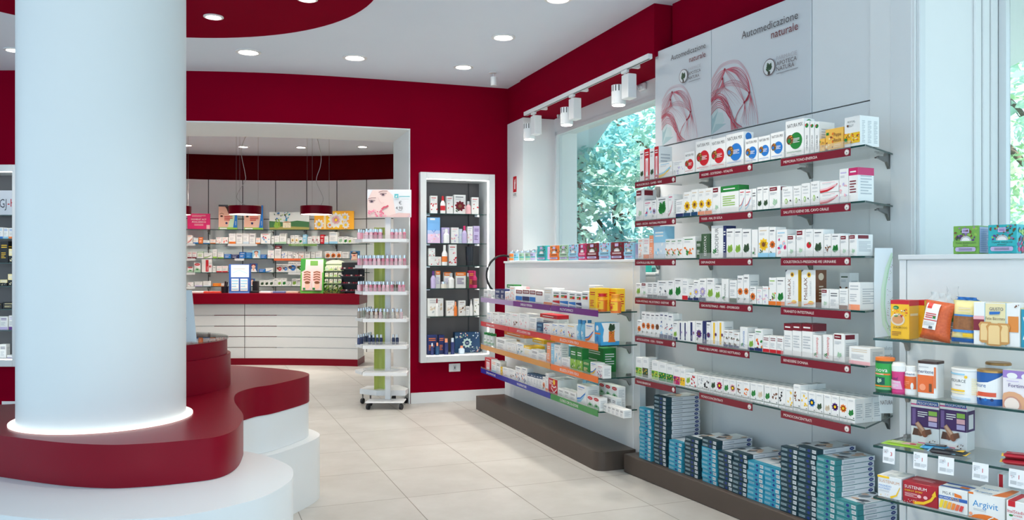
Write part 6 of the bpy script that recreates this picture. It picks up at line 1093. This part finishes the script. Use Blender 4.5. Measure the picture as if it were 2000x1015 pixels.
flat(BACK, 684, 703, -.02, BZ[2] - .03, 490, 0, .006, (60, 120, 170), [('q', [(.05, 0), (.8, 0), (.7, .5), (.2, .5)], (238, 196, 172)), ('c', .42, .62, .32, (238, 196, 172), .32), ('a', [(.1, .78), (.42, .74), (.78, .8)], .12, 'K'), ('c', .42, .52, .12, 'R', .06), ('q', [(.2, .1), (.7, .1), (.6, .34), (.3, .36)], (246, 214, 194))], 'picture_card', 'picture card of a face with dark glasses beside the stand', 'card')
# ---- things on the counter
class Ctr:
    rz = 0.0
    def t_of(s, px, off): return xof(px, 11.06 + off)
    def at(s, t, off): return Vector((t, CK.y + math.sqrt((7.47 + off) ** 2 - (t - CK.x) ** 2)))
CTR = Ctr(); CZ = .9725
o = flat(CTR, 448, 487.5, .12, CZ, 516, 571, .08, (44, 90, 170), [('r', .1, .55, .98, .98, (226, 232, 240)), ('a', [(.2, .7), (.5, .8), (.9, .68)], .03, 'L'), lines(.2, .8, .8, .9, 'S', 1), ('r', .12, .08, .48, .50, 'W'), ('r', .56, .08, .92, .50, 'W'), lines(.14, .1, .46, .48, 'L', 4), lines(.58, .1, .9, .48, 'L', 4), ('r', 0, 0, 1, .05, (90, 140, 210))], 'leaflet_stand', 'blue and white leaflet display stand on the counter', 'display stand')
go = [('r', .02, .60, .98, .98, (206, 196, 196)), ('q', [(.0, .6), (.2, .68), (.22, .98), (0, 1)], (60, 140, 60)), ('r', .42, .80, .75, .94, (110, 160, 80)), ('r', .06, .08, .94, .62, (236, 206, 206))]
for cx in (.29, .72):
    for k in range(4): go += [('c', cx, .60 - .07 * k, .17, (230, 178, 168), .05), ('a', [(cx - .14, .595 - .07 * k), (cx, .625 - .07 * k), (cx + .14, .595 - .07 * k)], .04, 'n')]
    go += [('r', cx - .19, .09, cx + .19, .34, (224, 210, 206)), ('c', cx + .02, .22, .11, (236, 190, 170), .10), ('c', cx + .02, .31, .12, 'n', .04), ('r', cx - .17, .1, cx - .06, .16, 'G')]
o = flat(CTR, 588, 634, .10, CZ, 505, 571, .10, (90, 176, 70), go, 'leaflet_stand', 'green display stand with rows of face packs on the counter', 'display stand', lean=-3)
mb = MB()
def shrubby(): pass
t = CTR.t_of(657, .16); P_ = CTR.at(t, .16); o = empty('product_tower', (P_.x, P_.y, CZ + .001)); tag(o, 'pale green leaf shaped tower display of small white packs on the counter', 'display stand')
mb = MB(); mb.box(-.13, .13, .05, .07, 0, .40, (196, 206, 176)); mb.prism([(.14 * math.cos(rad(a)), .06 * math.sin(rad(a))) for a in range(0, 360, 15)], 0, .02, (120, 150, 80)); mb.build('tower_back', o)
mb = MB(); mb.prism([(.135 * math.cos(rad(a)), .055 * math.sin(rad(a))) for a in range(0, 181, 15)], -.004, .004, (206, 216, 190)); q = mb.build('header', o, (0, .045, .40)); q.rotation_euler = (rad(90), 0, 0)
for k in range(4): MB().box(-.13 - .01 * (k % 2), .12, -.05 + .01 * k, .05, .05 + .085 * k, .058 + .085 * k, (170, 186, 140)).build('tier', o)
for k in range(4):
    for j in range(4): c = P_ + Vector((-.105 + .06 * j, -.02 + .01 * k)); mb = MB(); mb.bevbox(-.022, .022, -.02, .02, 0, .048, (232, 230, 214), .001); Face(mb, (-.022, -.0203, 0), (1, 0, 0), (0, 0, 1), .044, .048).draw([('r', .1, .1, .9, .45, ['g', 'A', 'b', 'E'][(j + k) % 4]), lines(.2, .55, .8, .85, 's', 2)]); tag(mb.build('small_pack', None, (c.x, c.y, CZ + .060 + .085 * k)), 'small pale pack in the leaf tower, tier %s from below, %s from left' % (('one', 'two', 'three', 'four')[k], ORD[j]), 'box', 'packs in the leaf tower on the counter')
mb = MB(); q = random.Random(9); 
for k in range(70): a = q.uniform(0, 6.3); x = q.uniform(-.12, .12); z = q.uniform(.0, .10); mb.add([(x, -.06, z), (x + .025 * math.cos(a), -.075, z + .02 + .02 * math.sin(a)), (x + .01, -.06, z + .045)], [(0, 1, 2)], [(90, 140, 60), (60, 110, 44), (150, 180, 90)][k % 3])
mb.build('leaf_trim', o)
t = CTR.t_of(692, .18); P_ = CTR.at(t, .18); o = empty('makeup_display', (P_.x, P_.y, CZ + .001)); tag(o, 'black tiered make-up display at the right end of the counter', 'display stand')
MB().box(-.155, .155, .06, .08, 0, .42, (24, 22, 26)).build('display_back', o); MB().box(.05, .08, .03, .0595, 0, .42, (24, 22, 26)).build('post', o)
for k in range(4):
    MB().box(-.155, .155, -.06 + .01 * k, .059, .02 + .10 * k, .035 + .10 * k, (26, 22, 28)).build('tier', o)
    mb = MB(); 
    for j in range(9): mb.box(-.145 + .032 * j, -.121 + .032 * j, -.05 + .01 * k, .0, .0355 + .10 * k, .052 + .10 * k, [(150, 24, 44), (60, 20, 30), (200, 190, 190), (120, 16, 40)][(j * 3 + k) % 4])
    mb.build('sample_row', o)
t = CTR.t_of(440, .2); P_ = CTR.at(t, .2); o = MB().lathe([(.0, .001), (.045, .001), (.05, .09)], mat('K'), 20).build('pen_pot', None, (P_.x, P_.y, CZ)); tag(o, 'black pot with pens on the counter left of the blue stand', 'pot'); MB().tube([(0, 0, .05), (.01, 0, .16)], .011, mat('K')).build('pen', o); MB().tube([(.02, 0, .05), (.035, 0, .15)], .01, mat((40, 40, 44))).build('pen', o)
t = CTR.t_of(500, .2); P_ = CTR.at(t, .2); o = MB().bevbox(-.035, .035, -.04, .04, 0, .165, 'K', .005).build('card_terminal', None, (P_.x, P_.y, CZ + .001)); tag(o, 'black upright device on the counter right of the blue stand', 'device'); MB().bevbox(-.06, .06, -.06, .05, -.0, .03, 'K', .004).build('device_foot', o)
for k, (p0, p1, c_) in enumerate(((372, 400, (226, 226, 226)), (402, 436, (206, 70, 50)), (508, 532, (226, 228, 230)), (536, 560, (90, 110, 160)), (562, 586, (206, 180, 160)))):
    t0, t1 = CTR.t_of(p0, .22), CTR.t_of(p1, .22); P_ = CTR.at((t0 + t1) / 2, .22); w = t1 - t0; mb = MB(); mb.bevbox(-w / 2, w / 2, -.06, .06, 0, .022, c_, .002); lid(mb, w, .12, .022).draw([lines(.1, .2, .9, .8, 'S', 4)])
    tag(mb.build('leaflet_tray', None, (P_.x, P_.y, CZ + .001)), ('white', 'red', 'white', 'blue grey', 'beige')[k] + ' flat leaflet tray on the counter, %s from the column' % ORD[k], 'tray', 'flat trays on the counter')
# ================================================================= nail polish stand on castors
SX, SY = -1.185, 7.78
st = empty('nail_polish_stand', (SX, SY, 0)); tag(st, 'white wheeled cosmetics stand with tiered trays before the doorway jamb', 'display stand')
MB().bevbox(-.027, .027, -.02, .02, .075, 1.82, m_plw, .004).build('post', st)
MB().bevbox(-.19, .17, -.16, .04, .062, .074, m_plw, .004).build('front_base', st)
MB().prism([(-.30, .16), (-.26, .36), (.05, .42), (.17, .2), (.16, .05), (-.12, .05)], .10, .15, m_plw).build('rear_base', st)
m_lime = glass_mat('lime_acrylic', (.80, .90, .45), .04, .1, .45)
mb = MB(); mb.prism(strip_between([(-.15 + .11 * k / 8, .10 + .05 * math.sin(math.pi * k / 8)) for k in range(9)], [(-.15 + .11 * k / 8, .106 + .05 * math.sin(math.pi * k / 8)) for k in range(9)]), .152, 1.72, mat((188, 200, 110), .35)); mb.build('lime_panel', st)
def castor(x, y, z=0):
    M_ = Matrix.Translation((x, y, .026)) @ Matrix.Rotation(rad(90), 4, 'Y') @ Matrix.Rotation(rad(20), 4, 'X'); mb = MB(); mb.lathe([(.012, -.012), (.026, -.011), (.026, .011), (.012, .012)], mat((28, 28, 32), .5), 18)
    mb.v = [tuple(M_ @ Vector(v)) for v in mb.v]; o = mb.build('castor', st); MB().tube([(x, y + .01, .03), (x, y + .01, .062 + z)], .008, m_metal).build('fork', o)
for x, y in ((-.165, -.14), (.145, -.14)): castor(x, y)
for x, y in ((-.28, .2), (-.18, .06), (.14, .22), (.0, .38)): castor(x, y, .038)
TRZ = [1.612, 1.366, 1.120, .866, .616, .365]
def tray(z, pts, nm):
    mb = MB(); mb.prism(pts, z - .042, z - .012, m_plw); mb.build(nm, st)
FT = [(-.205, -.20), (.205, -.20), (.205, -.03), (-.205, -.03)]
LT = [(-.225, -.14), (-.215, -.03), (-.10, .20), (-.20, .28), (-.32, .03)]
RT = [(-.03, .30), (.16, .18), (.10, .06), (-.10, .20)]
for z in TRZ: tray(z, FT, 'front_tray'); tray(z - .0, LT, 'side_tray'); tray(z, RT, 'back_tray')
for z in TRZ: MB().prism([(-.2, -.196), (.2, -.196), (.2, -.1935), (-.2, -.1935)], z - .0118, z + .025, m_acryl).build('tray_lip', st)
PM = {}
def polish(col, x, y, z, label):
    if col not in PM:
        o = MB().lathe([(.0148, 0), (.0158, .004), (.0158, .058), (.010, .064)], mat(col, .2, coat=.5), 16).build('nail_polish_bottle'); MB().lathe([(.0115, .0645), (.0115, .092), (.009, .094), (0, .094)], m_chrome, 16).build('cap', o)
        PM[col] = o; o.location = (SX + x, SY + y, z)
    else: o = copy_thing(PM[col], (SX + x, SY + y, z), 0)
    tag(o, clean(label), 'bottle', 'bottles on the wheeled stand')
pk = [(226, 176, 190), (218, 150, 172), (232, 190, 200), (206, 130, 150), (196, 110, 130), (222, 160, 170)]; gr_ = [(196, 196, 186), (176, 188, 170), (206, 190, 176), (150, 140, 130), (206, 180, 186)]; bl_ = [(60, 70, 110), (40, 60, 110), (80, 90, 120), (36, 60, 104)]
TNM = ('top', 'second', 'third', 'fourth', 'fifth')
for i in range(4):
    xs = [[-.175, -.133, -.091, -.049, .062, .102, .140, .178], [-.18 + .04 * k for k in range(10)], [-.175, -.135, -.095, -.055, -.015, .022, .062, .135, .170], [-.165, -.127, -.085, -.045, -.008, .022, .072, .112, .150]][i]
    for k, x in enumerate(xs): c_ = (pk if i < 3 else gr_)[(k * 2 + i) % 5]; polish(c_, x, -.168, TRZ[i] - .0115, '%s bottle with silver cap, %s along the stand front, %s tray' % ('pink' if i < 3 else 'grey beige', ORD[k], TNM[i]))
for i in range(5):
    for k in range(6):
        f = k / 5; x, y = -.235 - .06 * f * 0 - .012, 0; x = -.245 + .06 * f; y = -.07 + .30 * f; c_ = (pk if i < 3 else gr_ if i == 3 else bl_)[(k + i) % 4]
        polish(c_, x - .02, y, TRZ[i] - .0115, '%s capped bottle on stand left wing, %s from front, %s tray' % (('pink', 'pink', 'pink', 'grey', 'dark blue')[i], ORD[k], TNM[i]))
    for k in range(5):
        f = k / 4; c_ = [(120, 60, 80), (90, 50, 70), (130, 110, 90), (120, 80, 70), (36, 50, 90)][i]
        polish(c_, -.125 + .05 * (k % 5) * .55, .08 - .0 + .02 * k, TRZ[i] + .02, '%s bottle behind the front row, %s from left, stand %s tray' % (('dark plum', 'dark red brown', 'olive', 'brown', 'navy')[i], ORD[k], TNM[i])) if False else None
for i in range(5):
    for k in range(4):
        c_ = [(126, 62, 84), (96, 50, 70), (136, 116, 92), (124, 82, 72), (36, 50, 90)][i]
        polish(c_, -.165 + .036 * k, -.055, TRZ[i] - .0115, '%s bottle behind the front row, %s from left, stand %s tray' % (('plum', 'dark rose', 'olive', 'brown', 'navy')[i], ORD[k], TNM[i]))
    for k in range(2): polish([(126, 62, 84), (96, 50, 70), (136, 116, 92), (124, 82, 72), (36, 50, 90)][i], .06 + .036 * k, -.055, TRZ[i] - .0115, '%s bottle behind the front row, right of post, %s, stand %s tray' % (('plum', 'dark rose', 'olive', 'brown', 'navy')[i], ORD[k], TNM[i]))
w = .415; h = .262; mb = MB(); mb.bevbox(-w / 2, w / 2, 0, .012, 0, h, (232, 232, 236), .002)
sk, sk2 = (240, 214, 208), (232, 198, 194)
Face(mb, (-w / 2, -.0003, 0), (1, 0, 0), (0, 0, 1), w, h, .0006).draw([('q', [(0, 0), (.62, 0), (.98, .12), (.98, .0), (0, 0)], (226, 196, 206)), ('q', [(0, .0), (.66, 0), (.62, .35), (.58, .8), (.45, .98), (.1, .98), (0, .6)], sk), ('q', [(0, .62), (.12, .98), (0, .98)], (232, 232, 236)), ('q', [(.0, 0), (.9, 0), (.98, .14), (.7, .16), (.5, .06)], sk2),
    ('c', .10, .56, .055, (190, 150, 160), .035), ('c', .10, .565, .028, (60, 50, 60), .03), ('a', [(.03, .60), (.10, .615), (.18, .60)], .012, (90, 60, 70)), ('c', .36, .81, .05, (190, 150, 160), .032), ('c', .36, .815, .026, (60, 50, 60), .028), ('a', [(.29, .83), (.36, .86), (.44, .86)], .012, (90, 60, 70)), ('a', [(.02, .66), (.1, .70), (.2, .70)], .014, (150, 110, 110)), ('a', [(.26, .9), (.36, .95), (.46, .94)], .014, (150, 110, 110)),
    ('a', [(.24, .72), (.28, .58), (.33, .50), (.38, .52)], .014, sk2), ('a', [(.33, .28), (.38, .36), (.43, .37), (.48, .42)], .04, (214, 90, 110)), ('d', .04, .03, .40, .24, [(238, 130, 160), (246, 176, 190), (230, 110, 140)], 30, 6, 1.3),
    ('r', .62, .70, .71, .84, (90, 190, 200)), ('l', .665, .71, .03, 'W', 4), lines(.73, .71, .97, .79, (120, 190, 200), 1), lines(.78, .64, .95, .67, 'S', 1), ('t', .72, .46, .17, '€', (30, 30, 36)), ('t', .65, .28, .15, '4,90', (30, 30, 36), 'l', .26), ('r', .71, .24, .79, .255, (30, 30, 36))])
P_ = (SX + .02, SY - .05, zof(424, SY - .05)); tag(mb.build('price_poster', None, P_, rad(2)), 'pale face poster with hand written price on top of the wheeled stand', 'poster')
# ================================================================= trees outside the windows
m_bark = noisy('bark', (120, 104, 90), (84, 72, 60), .9, 20)
def leafm(name, c1, c2):
    m = noisy(name, c1, c2, .5, 2.2); nt = m.node_tree; p = nt.nodes['Principled BSDF']; out = [n for n in nt.nodes if n.type == 'OUTPUT_MATERIAL'][0]
    tl = nt.nodes.new('ShaderNodeBsdfTranslucent'); tl.inputs['Color'].default_value = tuple(lin(x) for x in c1) + (1,); mx = nt.nodes.new('ShaderNodeMixShader'); mx.inputs[0].default_value = .45
    nt.links.new(p.outputs[0], mx.inputs[1]); nt.links.new(tl.outputs[0], mx.inputs[2]); nt.links.new(mx.outputs[0], out.inputs[0]); return m
LV = [leafm('pale_leaves', (214, 236, 220), (160, 208, 198)), leafm('blue_green_leaves', (160, 212, 210), (96, 166, 176)), leafm('light_green_leaves', (210, 236, 190), (150, 200, 140))]
def tree(x, y, H, R, n, seed, ms, label, zc=None):
    q = random.Random(seed); o = empty('garden_tree', (x, y, -.4)); tag(o, label, 'tree', 'trees outside the windows'); zc = zc or H * .62
    mb = MB(); mb.tube([(0, 0, 0), (.06, .03, H * .3), (-.05, .02, H * .6), (.0, 0, H * .85)], .10, m_bark, 8)
    for k in range(6): a = q.uniform(0, 6.3); mb.tube([(0, 0, H * (.3 + .07 * k)), (R * .35 * math.cos(a), R * .35 * math.sin(a), H * (.42 + .07 * k)), (R * .7 * math.cos(a), R * .7 * math.sin(a), H * (.52 + .07 * k))], .035, m_bark, 6)
    mb.build('trunk', o); mb = MB(); cl = [(q.gauss(0, .45) * R, q.gauss(0, .45) * R, zc + q.gauss(0, .36) * H * .55, q.uniform(.28, .6)) for _ in range(46)]
    for k in range(n):
        c = cl[k % len(cl)]; d = Vector((q.gauss(0, 1), q.gauss(0, 1), q.gauss(0, 1))).normalized() * c[3] * q.uniform(.5, 1); p = Vector(c[:3]) + d
        a = Vector((q.gauss(0, 1), q.gauss(0, 1), q.gauss(0, .6))).normalized(); b = a.cross(Vector((q.gauss(0, 1), q.gauss(0, 1), q.gauss(0, 1)))).normalized(); s = q.uniform(.05, .11)
        mb.add([p - a * s, p + b * s * .4, p + a * s, p - b * s * .4], [(0, 1, 2, 3)], ms[k % len(ms)])
    mb.build('foliage', o)
tree(1.1, 13.2, 5.0, 1.3, 5200, 3, [LV[0], LV[1]], 'leafy tree beyond the window glass nearest the white pier')
tree(1.9, 14.6, 5.6, 1.6, 5200, 11, [LV[0], LV[1]], 'leafy tree farther back between the two nearer window trees')
tree(2.7, 12.6, 4.4, 1.3, 5200, 4, [LV[1], LV[0]], 'leafy tree filling the lower middle of the big window')
tree(4.6, 15.5, 7.5, 1.8, 5200, 5, [LV[1]], 'taller leafy tree beyond the top right window corner')
tree(5.9, 8.8, 5.6, 1.7, 5200, 6, [LV[2], LV[0]], 'light green tree beyond the narrow right edge window')
struct(MB().box(4.5, 30, -4, 40, -.5, -.4, mat((150, 160, 140))).box(-8, 4.5, 15, 40, -.5, -.4, mat((150, 160, 140))).build('ground_outside'))
# ================================================================= light and camera
w = bpy.data.worlds.new('daylight'); scene.world = w; w.use_nodes = True; nt = w.node_tree; bg = nt.nodes['Background']
bg.inputs['Color'].default_value = (0.60, 0.83, 1.0, 1); bg.inputs['Strength'].default_value = 1.04
def spot(loc, power, size=100, blend=.8, col=(1, .93, .82), aim=None, rad_=.05):
    l = bpy.data.lights.new('lamp_or_fill_glow', 'SPOT'); l.energy = power; l.spot_size = rad(size); l.spot_blend = blend; l.color = col; l.shadow_soft_size = rad_
    o = bpy.data.objects.new('lamp_or_fill_glow', l); COL.objects.link(o); o.location = loc
    d = Vector(aim) - Vector(loc) if aim else Vector((0, 0, -1)); o.rotation_euler = d.to_track_quat('-Z', 'Y').to_euler()
    return o
for L in LAMPS: spot(*L[:2], **L[2])
sl = bpy.data.lights.new('sunlight', 'SUN'); sl.energy = 6.0; sl.angle = rad(1.5); sl.color = (1, .99, .97); so_ = bpy.data.objects.new('sunlight', sl); COL.objects.link(so_)
so_.rotation_euler = Vector((-.16, .77, -.62)).to_track_quat('-Z', 'Y').to_euler(); so_.location = (0, -6, 12)
cam = bpy.data.cameras.new('camera'); co = bpy.data.objects.new('camera', cam); COL.objects.link(co)
co.location = (0, 0, CAMZ); co.rotation_euler = (math.pi / 2, 0, 0); cam.sensor_width = 36; cam.lens = FPX / 2000 * 36
cam.shift_y = -(507.5 - HY) / 2000; cam.clip_start = .05; cam.clip_end = 200
scene.camera = co
vs_ = scene.view_settings; vs_.view_transform = 'Standard'; vs_.look = 'None'; vs_.gamma = 1; vs_.use_curve_mapping = False; vs_.exposure = 0.95
scene.cycles.max_bounces = 10; scene.cycles.diffuse_bounces = 5; scene.cycles.glossy_bounces = 4; scene.cycles.transparent_max_bounces = 24
scene.cycles.caustics_reflective = False; scene.cycles.caustics_refractive = False; scene.cycles.sample_clamp_indirect = 6
